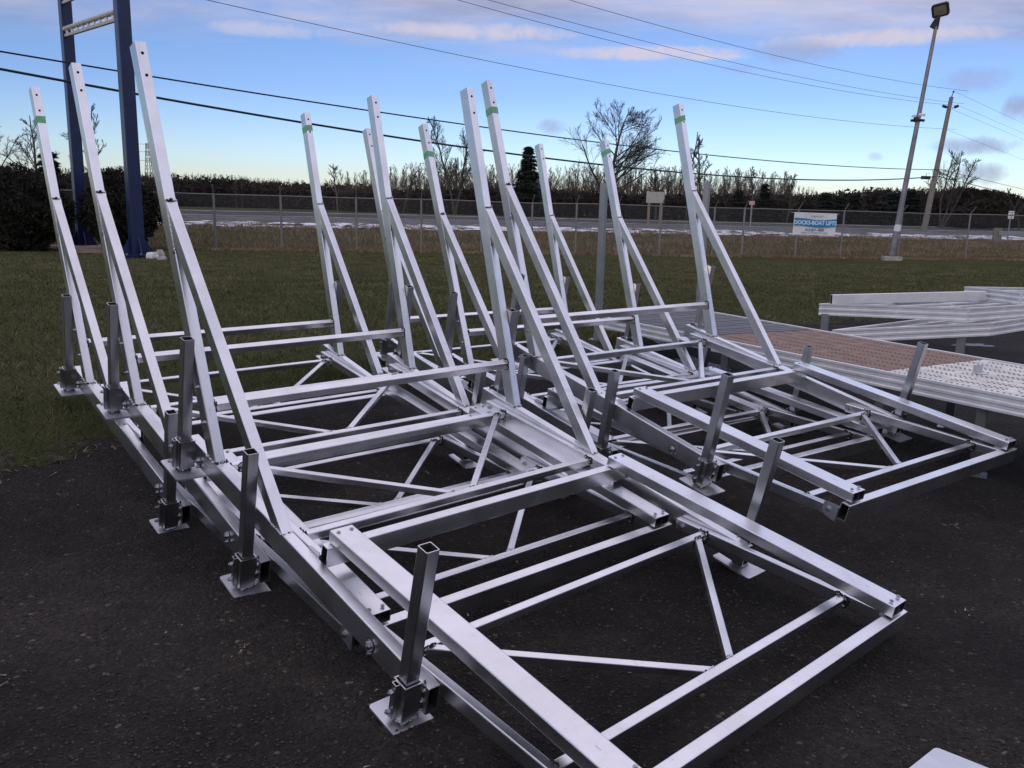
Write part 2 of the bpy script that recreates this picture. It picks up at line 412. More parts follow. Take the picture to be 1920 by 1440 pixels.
# ------------------------------------------------------------------ boat lift frames
G=dict(W2=.8791,L=1.8427,h=.0992,w=.0462,pby=1.5558,pty=2.4268,ptz=1.6933,bwy=2.0934,bwz=1.0946,bby=.949,cy=1.6971,cz=.3034,
 lg=.0139,lw=.0469,lry=1.7738,lfy=.0318,ltz=.582,pz=-.0338,pfy=.0531,pry=1.8031,sp=.0434,pd=.0722,xo=.8002,pw=.0948,ph=.0476,
 prz=.209,pfz=.2813,prY=.7482,pfY=-.6745,xcb=.8246,cbw=.0435,cbh=.0814,rcy=.7106,rcz=.1587,fcy=-.6858,fcz=.2267,
 yr=1.7197,zr=.0337,yf=.3171,zf=.0382,a1=.1145,a2r=.7797,a2f=.772,tw=.0345,aw=.0349)
LIFTS=[('L1',(-.918,4.422,-.020),(41.22,12.84,-.50)),('L2',(-.331,3.732,.008),(40.56,13.22,-.77)),('L3',(.409,2.908,-.020),(42.25,12.70,-.41)),
       ('M1',(.771,5.976,.002),(37.85,10.98,-.02)),('M2',(1.297,5.289,.040),(36.43,9.67,-.23)),('M3',(1.756,4.657,.167),(36.83,12.13,-.71))]
th=math.atan2(G['pty']-G['pby'],G['ptz']-G['h'])        # lean of the guide posts
def make_lift():
    g=G; root=empty('boat_lift_frame')
    W2=g['W2'];w=g['w'];h=g['h'];Ln=g['L']
    pdir=V3((0,math.sin(th),math.cos(th))); pnf=V3((0,-math.cos(th),math.sin(th)))   # post axis, post front normal
    for s in (-1,1):
        xm=s*(W2-w/2); lx=-W2 if s<0 else W2-w
        m=MB(); m.beam((xm,0,h/2),(xm,Ln,h/2),w,h,hollow=.0045)
        m.build('side_rail',root)
        # outer and inner pivot bolts through the rail
        for y,z in ((g['yf'],g['zf']),(g['yr'],g['zr'])):
            b=MB(); b.cyl((s*W2,y,z),(s*(W2+.0015),y,z),.026,n=14,mat='soot'); b.bolt((s*(W2+.001),y,z+.002),(s,0,0),.0135,.012); b.build('pivot_bolt',root)
            b=MB(); b.bolt((s*W2,y-.010,z-.022),(s,0,0),.008,.012,False); b.build('lock_bolt',root)
            b=MB(); b.bolt((s*(W2-w-g['aw']-.003),y,z),(-s,0,0),.0095,.009); b.build('pivot_bolt',root)
        # guide post with welded foot
        m=MB(); sx=V3((s*g['sp'],0,0))
        fb=V3((lx+.0235,g['pby'],h)); ft=V3((lx+.0235,g['pty'],g['ptz']))+sx
        off=V3((0,math.cos(th),-math.sin(th)))*(g['pd']/2)
        m.prism(fb+off,ft+off,rr(.047,g['pd'],.004,2),up=pnf,hollow=.004,clip0=((0,0,h),(0,0,1)))
        x0,x1=lx,lx+.047; yb=g['pby']+g['pd']/math.cos(th)
        m.weld([(x0,g['pby'],h),(x1,g['pby'],h)],.0055,False,nrm=(0,-.7,.7)); m.weld([(x0+.001,g['pby'],h),(x0+.001,yb,h)],.006,False,.8,nrm=(-1,0,0.2))
        m.weld([(x1,g['pby'],h),(x1,yb,h)],.006,False,.8,nrm=(1,0,0.2))
        for t in (.05,.145):
            c=ft-pdir*t-sx*(t/1.8)+pnf*.0005; m.cyl(c,c+pnf*.0012,.0065,n=12,mat='black')
        for z in (.375,.24):
            c=V3((W2*s if s<0 else W2,g['pby']+(z-h)*math.tan(th)+.042,z)); m.bolt(c+V3((s*(z-h)/1.6*g['sp'],0,0)),(s,0,0),.007,.009)
        m.build('guide_post',root)
        # diagonal brace, notched against the post
        m=MB(); b0=V3((lx+.0235,g['bby'],h)); fr=(g['bwz']-h)/(g['ptz']-h)
        b1=V3((lx+.0235+s*g['sp']*fr,g['bwy'],g['bwz'])); bd=(b1-b0).normalized(); bn=V3((0,-bd.z,bd.y)).normalized()
        o=-bn*.031
        m.prism(b0+o,b1+o,rr(.046,.062,.004,2),up=bn,clip0=((0,0,h),(0,0,1)),clip1=(ft,pnf))
        m.weld([(lx+.001+s*g['sp']*fr,g['bwy'],g['bwz']+.002),(lx+.046+s*g['sp']*fr,g['bwy'],g['bwz']+.002)],.0065,False,1.5,nrm=(0,-.6,.6))
        # long side welds where the brace lies against the post
        zl=g['bwz']-.18
        for xx in (lx-.001,lx+.047):
            pa=V3((xx+s*g['sp']*fr,g['bwy']+.003,g['bwz'])); pb=V3((xx+s*g['sp']*fr*.82,g['bwy']-.18*math.tan(th)+.004,zl))
            n=26
            for i in range(n):
                q=pa.lerp(pb,i/n); m.lump(q,.0055*rnd.uniform(.7,1.1),'bead',(.8,.8,1.3))
            m.weld([pb,pb-V3((0,.010,.02))],.006,False,1.2,nrm=(-1,0,0))
        yb2=g['bby']+.062/math.cos(math.atan2(bd.y,bd.z))
        m.weld([(lx,g['bby'],h+.001),(lx+.046,g['bby'],h+.001)],.006,False,1.0,nrm=(0,-.6,.6))
        m.weld([(lx,g['bby'],h),(lx,yb2,h)],.004,False,.5,nrm=(-1,0,0)); 
        m.build('post_brace',root)
        # legs in their clamps
        for y0 in (g['lfy'],g['lry']):
            lw=g['lw']; xc=s*(W2+g['lg']+lw/2); yc=y0+lw/2
            m=MB(); m.prism((xc,yc,g['pz']),(xc,yc,g['ltz']),rr(lw,lw,.004,2),up=(0,1,0),mat='alu_leg',hollow=.0035)
            leg=m.build('leg',root)
            m=MB(); py=(g['pfy'] if y0<1 else g['pry']); q=.146/2;q2=.1
            m.prism((xc-s*.008,py,g['pz']-.009),(xc-s*.008,py,g['pz']),rr(2*q,2*q2,.012,3),up=(0,1,0),mat='plate')
            m.weld([(xc-lw/2,yc-lw/2,g['pz']+.002),(xc+lw/2,yc-lw/2,g['pz']+.002),(xc+lw/2,yc+lw/2,g['pz']+.002),(xc-lw/2,yc+lw/2,g['pz']+.002)],.006,True,1.3)
            m.build('foot_plate',leg)
            # clamp : L shaped sleeve plus small square tube and set bolts
            m=MB(); t=.005;ga=.004;lo=-.018;hi=.112; z0,z1=lo,hi
            xo=xc+s*(lw/2+ga); 
            m.box((min(xo,xo+s*t),y0-ga-t,z0),(max(xo,xo+s*t),y0+lw+ga+t,z1),'alu_leg',.001)          # outer wall
            xi=s*W2+s*.001
            m.box((min(xi,xo+s*t),y0-ga-t,z0),(max(xi,xo+s*t),y0-ga,z1),'alu_leg',.001)                 # front wall
            m.box((min(xi,xo+s*t),y0+lw+ga,z0),(max(xi,xo+s*t),y0+lw+ga+t,z1),'alu_leg',.001)           # rear wall
            xt=xo+s*(t+.0085)
            m.prism((xt,y0+lw*.62,z0),(xt,y0+lw*.62,z1),rr(.017,.024,.002,1),up=(0,1,0),mat='alu_leg',hollow=.003)
            for z in (.012,.085): m.bolt((xt+s*.0085,y0+lw*.62,z),(s,0,0),.0085,.012,False); m.cyl((xt+s*.008,y0+lw*.62,z),(xt+s*.024,y0+lw*.62,z),.0045)
            yf_=y0-ga-t if y0<1 else y0+lw+ga+t
            m.weld([(xi,yf_,z0),(xi,yf_,z1)],.0058,False,1.6,nrm=(s*.5,-.7,0))
            m.build('leg_clamp',root)
    # crossbar between the posts
    m=MB(); xa=W2-w-.001+g['sp']*.12
    m.prism((-xa,g['cy'],g['cz']),(xa,g['cy'],g['cz']),rr(.040,.040,.004,2),up=(0,-math.sin(.25),math.cos(.25)))
    for s in (-1,1):
        c=V3((s*(xa-.002),g['cy'],g['cz'])); a=.021
        m.weld([c+V3((0,-a,-a)),c+V3((0,a,-a)),c+V3((0,a,a)),c+V3((0,-a,a))],.006,True,2.0,nrm=(-s,0,0))
    m.build('post_crossbar',root)
    # swing frames
    for k in ('r','f'):
        k_=k
        y0,z0=(g['yr'],g['zr']) if k=='r' else (g['yf'],g['zf'])
        y1,z1=(g['rcy']+g['cbw'],.0803) if k=='r' else (g['fcy']+g['cbw'],.1645)
        sl=(z1-z0)/(y0-y1); zz=lambda a:z0+sl*a
        for s in (-1,1):
            m=MB(); xa=s*(W2-w-.0195); d=V3((0,y1-y0,z1-z0)).normalized()
            m.beam(V3((xa,y0,z0))-d*.035,(xa,y1+.0015,z1),.0335,.054,hollow=.004)
            m.bolt((xa-s*.0168,y1+.03,z1+.004),(-s,0,0),.0085,.008)
            arm=m.build('swing_arm',root)
            m=MB(); xp=xa+s*.0180; 
            kb=len(m.v)
            for xx in (xp-.0011,xp+.0011):
                for yy,zq in ((y1-.001,-.040),(y1+.055,-.034),(y1+.075,-.015),(y1+.075,.026),(y1+.060,.036),(y1-.001,.042)): m.v.append((xx,yy,z1+zq))
            m.face([kb+i for i in range(6)],'plate'); m.face([kb+11-i for i in range(6)],'plate')
            for i in range(6): m.face([kb+i,kb+(i+1)%6,kb+6+(i+1)%6,kb+6+i],'plate')
            if k_=='f': m.bolt((xp+s*.001,y1+.045,z1+.002),(s,0,0),.010,.009)
            m.build('end_bracket',arm)
        xe=W2-w-.0365
        for q,a in (('A',g['a1']),('B',g['a2'+k])):
            y=y0-a;z=zz(a); m=MB(); m.prism((-xe,y,z),(xe,y,z),rr(g['tw'],g['tw'],.004,2),up=(0,0,1))
            for s in (-1,1):
                c=V3((s*(xe-.001),y,z));t=g['tw']/2+.002
                m.weld([c+V3((0,-t,-t)),c+V3((0,t,-t)),c+V3((0,t,t)),c+V3((0,-t,t))],.0062,True,2.3,nrm=(-s,0,0))
            m.build('cross_tube',root)
        ya=y0-g['a1']-g['tw']/2; yb=y0-g['a2'+k]+g['tw']/2
        for s in (-1,1):
            A=V3((s*(xe-.062),ya,zz(g['a1']+g['tw']/2))); B=V3((s*.055,yb,zz(g['a2'+k]-g['tw']/2)))
            m=MB(); m.prism(A,B,rr(.029,.029,.003,2),up=(0,0,1),clip0=(A,(0,1,0)),clip1=(B,(0,1,0)))
            dd=(B-A).normalized(); hw=.0145/abs(dd.y)
            m.weld([A+V3((-hw,0,.015)),A+V3((hw,0,.015)),A+V3((hw,0,-.014)),A+V3((-hw,0,-.014))],.0058,True,2.1,nrm=(0,-1,.3))
            m.weld([B+V3((-hw,.001,.015)),B+V3((hw,.001,.015))],.0055,False,1.4,nrm=(0,0,1))
            m.build('diagonal_brace',root)
    # platform: two cross beams and two bunk tubes
    for y,z in ((g['rcy'],g['rcz']),(g['fcy'],g['fcz'])):
        m=MB(); m.beam((-g['xcb'],y+g['cbw']/2,z-g['cbh']/2),(g['xcb'],y+g['cbw']/2,z-g['cbh']/2),g['cbw'],g['cbh'],hollow=.0035); m.build('platform_crossbeam',root)
    for s in (-1,1):
        xm=s*(g['xo']-g['pw']/2); m=MB()
        P0=V3((xm,g['prY'],g['prz']-g['ph']/2));P1=V3((xm,g['pfY'],g['pfz']-g['ph']/2))
        m.beam(P0,P1,g['pw'],g['ph'],hollow=.004)
        m.box((xm-.002,g['pfY']+.001,g['pfz']-g['ph']+.004),(xm+.002,g['pfY']+.14,g['pfz']-.006),'alu_leg',.0005)
        t=m.build('bunk_tube',root)
        for P,dy in ((P0,-.026),(P1,.026)):
            for dx in (-.027,.027):
                b=MB(); c=P+V3((dx,dy,g['ph']/2-dy*(-(g['pfz']-g['prz'])/(g['prY']-g['pfY'])))); b.bolt(c,(0,0,1),.0085,.004,False); b.build('bolt',t)
    return root
def tape_on(root,s,t,slant):
    g=G; lx=-g['W2'] if s<0 else g['W2']-g['w']
    pdir=V3((0,math.sin(th),math.cos(th)));pnf=V3((0,-math.cos(th),math.sin(th)))
    ft=V3((lx+.0235+s*g['sp'],g['pty'],g['ptz']))-pnf*(g['pd']/2)
    c=ft-pdir*t-V3((s*g['sp']*t/1.8,0,0)); m=MB()
    m.prism(c-pdir*.021,c+pdir*.021,rr(.0495,g['pd']+.0025,.004,2),up=pnf,mat='tape',clip0=(c-pdir*.021,(pdir+V3((slant,0,0))).normalized()),clip1=(c+pdir*.021,(pdir+V3((slant*.8,0,0))).normalized()))
    m.build('tape',[ch for ch in root.children if ch.name.startswith('guide_post')][0 if s<0 else 1])
LAB={'L1':'bare boat lift frame at the back of the left row, green tape on both posts',
 'L2':'untaped boat lift frame wedged in the middle of the left row',
 'L3':'untaped boat lift frame nearest the camera, at the front of the left row',
 'M1':'mostly hidden boat lift frame at the back of the right row, posts without tape',
 'M2':'boat lift frame in the middle of the right row, green tape near both post tops',
 'M3':'taped boat lift frame at the front of the right row, nearest the slotted dock'}
TAPE={'L1':((-1,.20,.0),(1,.115,-.1)),'M2':((-1,.23,.15),(1,.10,-.35)),'M3':((-1,.195,.05),(1,.115,-.30))}
proto=make_lift()
lifts=[]
for i,(n,t,(yw,p,r)) in enumerate(LIFTS):
    lifts.append(proto if i==0 else copy_tree(proto))
for o,(n,t,(yw,p,r)) in zip(lifts,LIFTS):
    o.matrix_world=Matrix.Translation(t)@Matrix.Rotation(R(yw),4,'Z')@Matrix.Rotation(R(p),4,'X')@Matrix.Rotation(R(r),4,'Y')
    tag(o,LAB[n],'boat lift frame','aluminium boat lift frames nested in two rows')
    for a in TAPE.get(n,()): tape_on(o,*a)

# ------------------------------------------------------------------ docks
def chan(name,a,b,hgt,parent,th_=.03,mat='dockalu',inward=None):
    "corrugated side channel between two top corner points"
    a=V3(a);b=V3(b);m=MB()
    prof=[(-th_/2,-hgt/2),(th_/2,-hgt/2)]
    k=[(0,0),(.12,0),(.2,-.006),(.36,-.006),(.42,0),(.56,0),(.62,-.006),(.80,-.006),(.86,0),(1,0)]
    prof=[(-th_/2-d*0+(-d if True else 0)-0,-hgt/2+hgt*f) for f,d in k]
    prof=[(p[0]+.0,p[1]) for p in prof]; right=[(th_/2+d,-hgt/2+hgt*f) for f,d in k]
    pr=[( -x,z) for x,z in right]           # left side with grooves cut in
    pr=[(x,z) for x,z in right]+[(-x,z) for x,z in reversed(right)]
    off=V3((0,0,-hgt/2))
    m.prism(a+off,b+off,pr,up=(0,0,1),mat=mat)
    return m.build(name,parent)
D=empty('sectional_dock',(.863,8.394,.5)); tag(D,'long low dock with grey boards, brown panel and white slotted panel','dock')
def dl(p): return V3(p)-V3((.863,8.394,.5))
nA=V3((.863,8.394,.5));nB=nA+V3((.509,-.861,0))*5.15
fA=V3((2.026,9.219,.5));fB=fA+V3((.458,-.889,0))*4.75
HD=.112
def bil(u,v,z=0): return nA.lerp(nB,u).lerp(fA.lerp(fB,u),v)+V3((0,0,z))
D.location=nA
for a,b in ((nA,nB),(fA,fB),(nA,fA),(nB,fB)): chan('side_channel',dl(a),dl(b),HD,D)
def deck_mat(name,col,kind):
    m,nt,b=new_mat(name); uv=N(nt,'ShaderNodeUVMap'); oc=N(nt,'ShaderNodeTexCoord')
    n=noise(nt,oc.outputs['Object'],7,6,.65); n2=noise(nt,mapping(nt,uv.outputs[0],(60,3,1)),1,5,.7)
    c=ramp(nt,[(.3,tuple(x*.7 for x in col)),(.7,tuple(min(1,x*1.25) for x in col))])
    L(nt,math_(nt,'ADD',math_(nt,'MULTIPLY',n.outputs[0],.5),math_(nt,'MULTIPLY',n2.outputs[0],.5)) if kind=='wood' else n.outputs[0],c.inputs[0])
    out=c.outputs[0]
    if kind=='slot':
        # short slots in staggered rows (uv in metres; u along the dock)
        bt=N(nt,'ShaderNodeSeparateXYZ'); L(nt,uv.outputs[0],bt.inputs[0]); u,v=bt.outputs[0],bt.outputs[1]
        band=math_(nt,'FLOOR',math_(nt,'DIVIDE',v,.165)); fb=math_(nt,'FRACT',math_(nt,'DIVIDE',v,.165))
        row=math_(nt,'FLOOR',math_(nt,'MULTIPLY',fb,4.)); fv=math_(nt,'FRACT',math_(nt,'MULTIPLY',fb,4.))
        uo=math_(nt,'ADD',math_(nt,'DIVIDE',u,.036),math_(nt,'MULTIPLY',row,.5)); fu=math_(nt,'FRACT',uo)
        a=math_(nt,'MULTIPLY',math_(nt,'GREATER_THAN',fu,.30),math_(nt,'LESS_THAN',fu,.70))
        b2=math_(nt,'MULTIPLY',math_(nt,'GREATER_THAN',fv,.12),math_(nt,'LESS_THAN',fv,.88))
        gm=math_(nt,'LESS_THAN',row,1.5)
        gu=math_(nt,'FRACT',math_(nt,'ADD',math_(nt,'DIVIDE',u,.42),math_(nt,'MULTIPLY',band,.5))); gm=math_(nt,'MULTIPLY',gm,math_(nt,'LESS_THAN',gu,.86))
        f=math_(nt,'MULTIPLY',math_(nt,'MULTIPLY',a,b2),gm)
        out=mixc(nt,f,out,(.012,.011,.01))
        h=math_(nt,'SUBTRACT',1,f); bump(nt,b,h,.8,.006)
    L(nt,out,b.inputs['Base Color']); b.inputs['Roughness'].default_value=.75
    return m
M['deckgrey']=deck_mat('grey_deck_boards',(.125,.125,.135),'wood')
M['deckbrown']=deck_mat('brown_slotted_deck',(.225,.135,.088),'slot')
M['deckwhite']=deck_mat('white_slotted_deck',(.62,.60,.53),'slot')
LT=5.0
def panel(name,u0n,u1n,u0f,u1f,mat,v0=.03,v1=.97,seg=1,z=-.004,thk=.02):
    vs=[];fs=[]
    for (v,ua,ub) in ((v0,u0n,u1n),(v1,u0f,u1f)):
        for u in (ua,ub): vs.append(dl(bil(u,v,z)))
    vs=[vs[0],vs[1],vs[3],vs[2]]; vs=[tuple(p) for p in vs]+[tuple(p-V3((0,0,thk))) for p in map(V3,vs)]
    fs=[(0,1,2,3),(7,6,5,4),(0,4,5,1),(1,5,6,2),(2,6,7,3),(3,7,4,0)]
    o=raw(name,vs,fs,mat,D); uvl=o.data.uv_layers.new(name='UVMap')
    wd=1.33
    uvs={0:(u0n*LT,v0*wd),1:(u1n*LT,v0*wd),2:(u1f*LT,v1*wd),3:(u0f*LT,v1*wd)}
    for p in o.data.polygons:
        for li in p.loop_indices: uvl.data[li].uv=uvs[o.data.loops[li].vertex_index%4]
    return o
# grey boards, one by one
nb=17
for i in range(nb):
    a0=.008+(.285-.008)*i/nb;a1=.008+(.285-.008)*(i+1)/nb-.0042
    f0=.008+(.345-.008)*i/nb;f1=.008+(.345-.008)*(i+1)/nb-.0042
    panel('deck_board',a0,a1,f0,f1,'deckgrey',z=-.003-rnd.random()*.003)
p=panel('deck_panel',.287,.628,.347,.70,'deckbrown'); p['label']='brown slotted deck panel'
p=panel('deck_panel',.630,.99,.702,.99,'deckwhite'); p['label']='white slotted deck panel'
def dleg(x,y,ztop,parent=D,sz=.062,lean=(0,0)):
    m=MB(); zb=tz(x,y); m.prism(V3((x,y,zb-.01))-parent.location,V3((x+lean[0],y+lean[1],ztop))-parent.location,rr(sz,sz,.004,2),up=(.5,.86,0),mat='galv',hollow=.004)
    m.prism(V3((x,y,zb-.005))-parent.location,V3((x,y,zb+.006))-parent.location,rr(.15,.15,.01,2),up=(.5,.86,0),mat='galv'); return m.build('leg',parent)
q=bil(.006,.0);dleg(q.x-.03,q.y+.045,1.79)
q=bil(.01,1.);dleg(q.x-.02,q.y+.05,1.86)
for u,v in ((.33,.06),(.62,.08),(.66,.92),(.36,.92),(.76,.08),(.97,.92)):
    q=bil(u,v);dleg(q.x,q.y,.385)
# cleat bracket lying on the white panel
m=MB(); m.box((-.035,-.002,0),(.035,.004,.055),'plate',.001);m.box((-.035,-.06,0),(.035,.004,.005),'plate',.001)
m.cyl((.01,0,.035),(.055,.03,.02),.004);m.cyl((.055,.03,.02),(.06,.05,.035),.004)
o=m.build('mooring_bracket'); q=onp=V3((3.15,5.62,.498)); o.location=q; o.rotation_euler=(0,0,R(12)); tag(o,'small metal angle bracket with a hook on the white slotted panel','bracket')

# spare dock frames stacked on the yard, right
def frame4(name,c,hgt,label,rods=4,legs=(),zleg=0):
    C=[V3(p) for p in c]; root=empty(name,C[0]); tag(root,label,'dock frame','empty dock frames stacked on the yard')
    l=[p-C[0] for p in C]
    for i in range(4): chan('side_channel',l[i],l[(i+1)%4],hgt,root,.032)
    for k in range(rods):
        f=(k+1)/(rods+1); a=l[0].lerp(l[1],f);b=l[3].lerp(l[2],f)
        m=MB(); m.beam(a-V3((0,0,.02)),b-V3((0,0,.02)),.022,.022,mat='dockalu'); m.build('cross_rod',root)
    m=MB(); m.beam(l[0]-V3((0,0,.045)),l[2]-V3((0,0,.045)),.02,.02,mat='dockalu'); m.build('diagonal_rod',root)
    for (x,y,zt) in legs: dleg(x,y,zt,root,.085)
    return root
B0=V3((4.62,8.56,.65));B1=V3((3.67,10.1,.51));Bd=V3((.851,.525,-.002))
frame4('dock_frame',(B0,B1,B1+Bd*2.4,B0+Bd*2.4),.136,'empty corrugated aluminium dock frame resting on top of the tilted one',3,((3.72,10.02,.40),(4.62,8.62,.36)))
C0=V3((4.86,8.55,.508));Cw=V3((-1.57,.06,-.122));Cd=V3((.8,.6,.01)).normalized()
Cn=C0+V3((-.0,.0,0))
frame4('dock_frame',(Cn,Cn+Cw,Cn+Cw+Cd*1.9,Cn+Cd*1.9),.134,'empty aluminium dock frame tilted down to the left under another frame',2)
K0=V3((5.70,9.5,.745));K1=V3((5.86,11.0,.69));Kd=V3((.98,.1,.0))
frame4('dock_frame',(K0,K1,K1+Kd*2.2,K0+Kd*2.2),.132,'small dock frame at the right edge, highest on the stack',1)
m=MB(); a=V3((3.76,10.0,.57));b=V3((5.72,10.28,.635)); m.prism((0,0,0),b-a,rr(.05,.118,.004,1),mat='dockalu',hollow=.004); o=m.build('aluminium_channel'); o.location=a
tag(o,'plain pale aluminium channel laid on top of the stacked dock frames','channel')
# pale sheet by the camera
m=MB(); m.prism((.33,-.26,0),(.33,-.26,.035),rr(.62,.48,.012,3),up=(0,1,0),mat='plate')
o=m.build('aluminium_plate'); P0=V3((1.268,2.215,0)); 
ang=math.atan2(-.098,-.121)
o.location=P0+V3((0,0,Z0+.006)); 
o.rotation_euler=(0,0,0)
for v in o.data.vertices: pass
dA=V3((-.121,-.098,0)).normalized(); dB=V3((.102,-.089,0)).normalized()
for v in o.data.vertices:
    x=v.co.x-.02; y=-(v.co.y+.02)      # local x to the right edge, y along the left edge
    q=dB*x+dA*y; v.co.x=q.x;v.co.y=q.y
tag(o,'pale aluminium plate lying on the asphalt in the bottom right corner','metal plate')

# ------------------------------------------------------------------ helpers for placing far things at real depths
def P(px,py,d):
    a=(px-960)/F;b=(720-py)/F
    v=r2*a+u2*b+fw; t=d/v.y
    return V3((0,0,CH))+v*t
def PX(px,d,z=None):
    p=P(px,402+.0241*(px-960),d); return V3((p.x,d,tz(p.x,d) if z is None else z))

# ------------------------------------------------------------------ chain link fence
fn=empty('chain_link_fence',(FL0[0],FL0[1],tz(*FL0))); tag(fn,'long chain link fence with angled barbed wire arms along the lawn','fence')
fd=(FL1-FL0)/np.linalg.norm(FL1-FL0); A0=FL0-fd*9; A1=FL1+fd*9
def chain_mat():
    m,nt,b=new_mat('chain_link_mesh'); uv=N(nt,'ShaderNodeUVMap'); s=N(nt,'ShaderNodeSeparateXYZ'); L(nt,uv.outputs[0],s.inputs[0])
    k=1/.075
    def lines(op):
        t=math_(nt,'MULTIPLY',math_(nt,op,s.outputs[0],s.outputs[1]),k); f=math_(nt,'FRACT',t)
        return math_(nt,'LESS_THAN',math_(nt,'ABSOLUTE',math_(nt,'SUBTRACT',f,.5)),.05)
    a=math_(nt,'MAXIMUM',lines('ADD'),lines('SUBTRACT'))
    b.inputs['Base Color'].default_value=(.10,.10,.10,1); b.inputs['Metallic'].default_value=.3; b.inputs['Roughness'].default_value=.6
    L(nt,a,b.inputs['Alpha']); return m
M['chain']=chain_mat()
n=60;vs=[];fs=[];uvs=[]
T=np.linalg.norm(A1-A0)
o0=V3(fn.location)
for i in range(n+1):
    p=A0+(A1-A0)*i/n; z=tz(*p)
    for k,(zz) in enumerate((.03,1.95)): vs.append(tuple(V3((p[0],p[1],Z0*.0+z+zz))-o0)); uvs.append((T*i/n,zz))
fs=[(2*i,2*i+2,2*i+3,2*i+1) for i in range(n)]
o=raw('wire_mesh',vs,fs,'chain',fn); uvl=o.data.uv_layers.new(name='UVMap')
for l in o.data.loops: uvl.data[l.index].uv=uvs[l.vertex_index]
for nm,zz,rad in (('top_rail',1.97,.021),('barbed_wire',2.18,.0012),('tension_wire',.06,.004)):
    m=MB()
    off=fd[1]*0
    for i in range(n):
        p=A0+(A1-A0)*i/n;q=A0+(A1-A0)*(i+1)/n; k=(zz-1.97)*.9 if zz>2 else 0
        nn=np.array([fd[1],-fd[0]])
        p=p+nn*k;q=q+nn*k
        m.cyl(V3((p[0],p[1],tz(*p)+zz))-o0,V3((q[0],q[1],tz(*q)+zz))-o0,rad,n=5,mat='fencegalv',caps=False)
    m.build(nm,fn)
for px in (150,275,402,527,668,790,903,998,1081,1160,1240,1340,1396,1497,1583,1692,1820,1960,2080):
    # intersect the pixel column with the fence line
    a=math.tan(math.atan((px-960)/F)) ; ax=a*1.0
    # x = a*y/cos-ish ; use direction of the ray at horizon
    v=P(px,402,1.0); ex=v.x/1.0
    t=(ex*FL0[1]-FL0[0])/(fd[0]-ex*fd[1]); p=FL0+fd*t
    z=tz(*p); b=V3((p[0],p[1],z))-o0; nn=V3((fd[1],-fd[0],0))
    m=MB(); m.cyl(b,b+V3((0,0,2.0)),.045 if px in(402,527,1396,1240) else .036,n=8,mat='fencegalv'); m.cyl(b+V3((0,0,1.99)),b+V3((0,0,2.28))+nn*.27,.024,.018,n=5,mat='fencegalv')
    m.build('fence_post',fn)

# ------------------------------------------------------------------ banner on the fence
def text_mesh(txt,size,mat,bold=0,shear=0,space=1.0):
    cu=bpy.data.curves.new('lettering','FONT'); cu.body=txt; cu.size=size; cu.align_x='CENTER'; cu.align_y='CENTER'; cu.extrude=.002; cu.offset=bold; cu.shear=shear; cu.space_character=space; cu.resolution_u=3
    ob=bpy.data.objects.new('lettering',cu); COL.objects.link(ob)
    dg=bpy.context.evaluated_depsgraph_get(); me=bpy.data.meshes.new_from_object(ob.evaluated_get(dg)); 
    COL.objects.unlink(ob); bpy.data.objects.remove(ob); me.materials.clear(); me.materials.append(M[mat]); return me
def put_text(parent,txt,size,mat,x,z,y=-.006,**k):
    me=text_mesh(txt,size,mat,**k); o=bpy.data.objects.new('lettering',me); COL.objects.link(o); o.parent=parent; o.location=(x,y,z); o.rotation_euler=(R(90),0,0); return o
def on_fence(px,off=.06):
    v=P(px,402,1.0); ex=v.x; t=(ex*FL0[1]-FL0[0])/(fd[0]-ex*fd[1]); p=FL0+fd*t+np.array([fd[1],-fd[0]])*off; return p
pa=on_fence(1488);pb=on_fence(1568); bw=float(np.linalg.norm(pb-pa)); dpt=float((pa[1]+pb[1])/2)
zt=P(1488,398,pa[1]).z; zb=P(1488,440,pa[1]).z; bh=zt-zb
bn=empty('banner_sign',((pa[0]+pb[0])/2,(pa[1]+pb[1])/2,(zt+zb)/2)); bn.rotation_euler=(R(0),R(.6),math.atan2(pb[1]-pa[1],pb[0]-pa[0]))
tag(bn,'white and blue banner reading DOCKS-BOAT LIFTS tied to the chain link fence','banner')
m=MB();vs=[];nx_,nz_=24,10
for j in range(nz_+1):
    for i in range(nx_+1):
        u=i/nx_-.5;v=j/nz_-.5; vs.append((u*bw,.008*math.sin(u*9+v*4)-.004*math.cos(v*11),v*bh))
fs=[(j*(nx_+1)+i,j*(nx_+1)+i+1,(j+1)*(nx_+1)+i+1,(j+1)*(nx_+1)+i) for j in range(nz_) for i in range(nx_)]
o=raw('banner_sheet',vs,fs,'banner',bn); md=o.modifiers.new('solid','SOLIDIFY'); md.thickness=.004
def wave_strip(name,mat,zc,half,y,amp,k=26,top=None):
    vs=[];fs=[]
    for i in range(k+1):
        u=i/k-.5; c=zc+amp*math.cos(u*2*math.pi*.95+2.6)*bh
        vs+=[(u*bw*.985,y,c-half*bh),(u*bw*.985,y,c+half*bh)]
    for i in range(k): fs.append((2*i,2*i+2,2*i+3,2*i+1))
    return raw(name,vs,fs,mat,bn)
wave_strip('blue_stripe','bblue',.045*bh,.17,-.018,.035)
wave_strip('green_stripe','bgreen',-.135*bh,.008,-.0185,.035)
wave_strip('light_stripe','btext',.235*bh,.012,-.0185,.035)
put_text(bn,'DOCKS-BOAT LIFTS',bw*.118,'btext',0,.045*bh,-.024,bold=.006,space=.95)
put_text(bn,'613-831-1820',bw*.078,'bdark',0,-.27*bh,-.022,bold=.002)
put_text(bn,'www.CMSuperior.com',bw*.068,'bgrey',0,-.39*bh,-.022)
put_text(bn,'Superior',bw*.085,'bgrey',.03*bw,.36*bh,-.022,shear=.3)
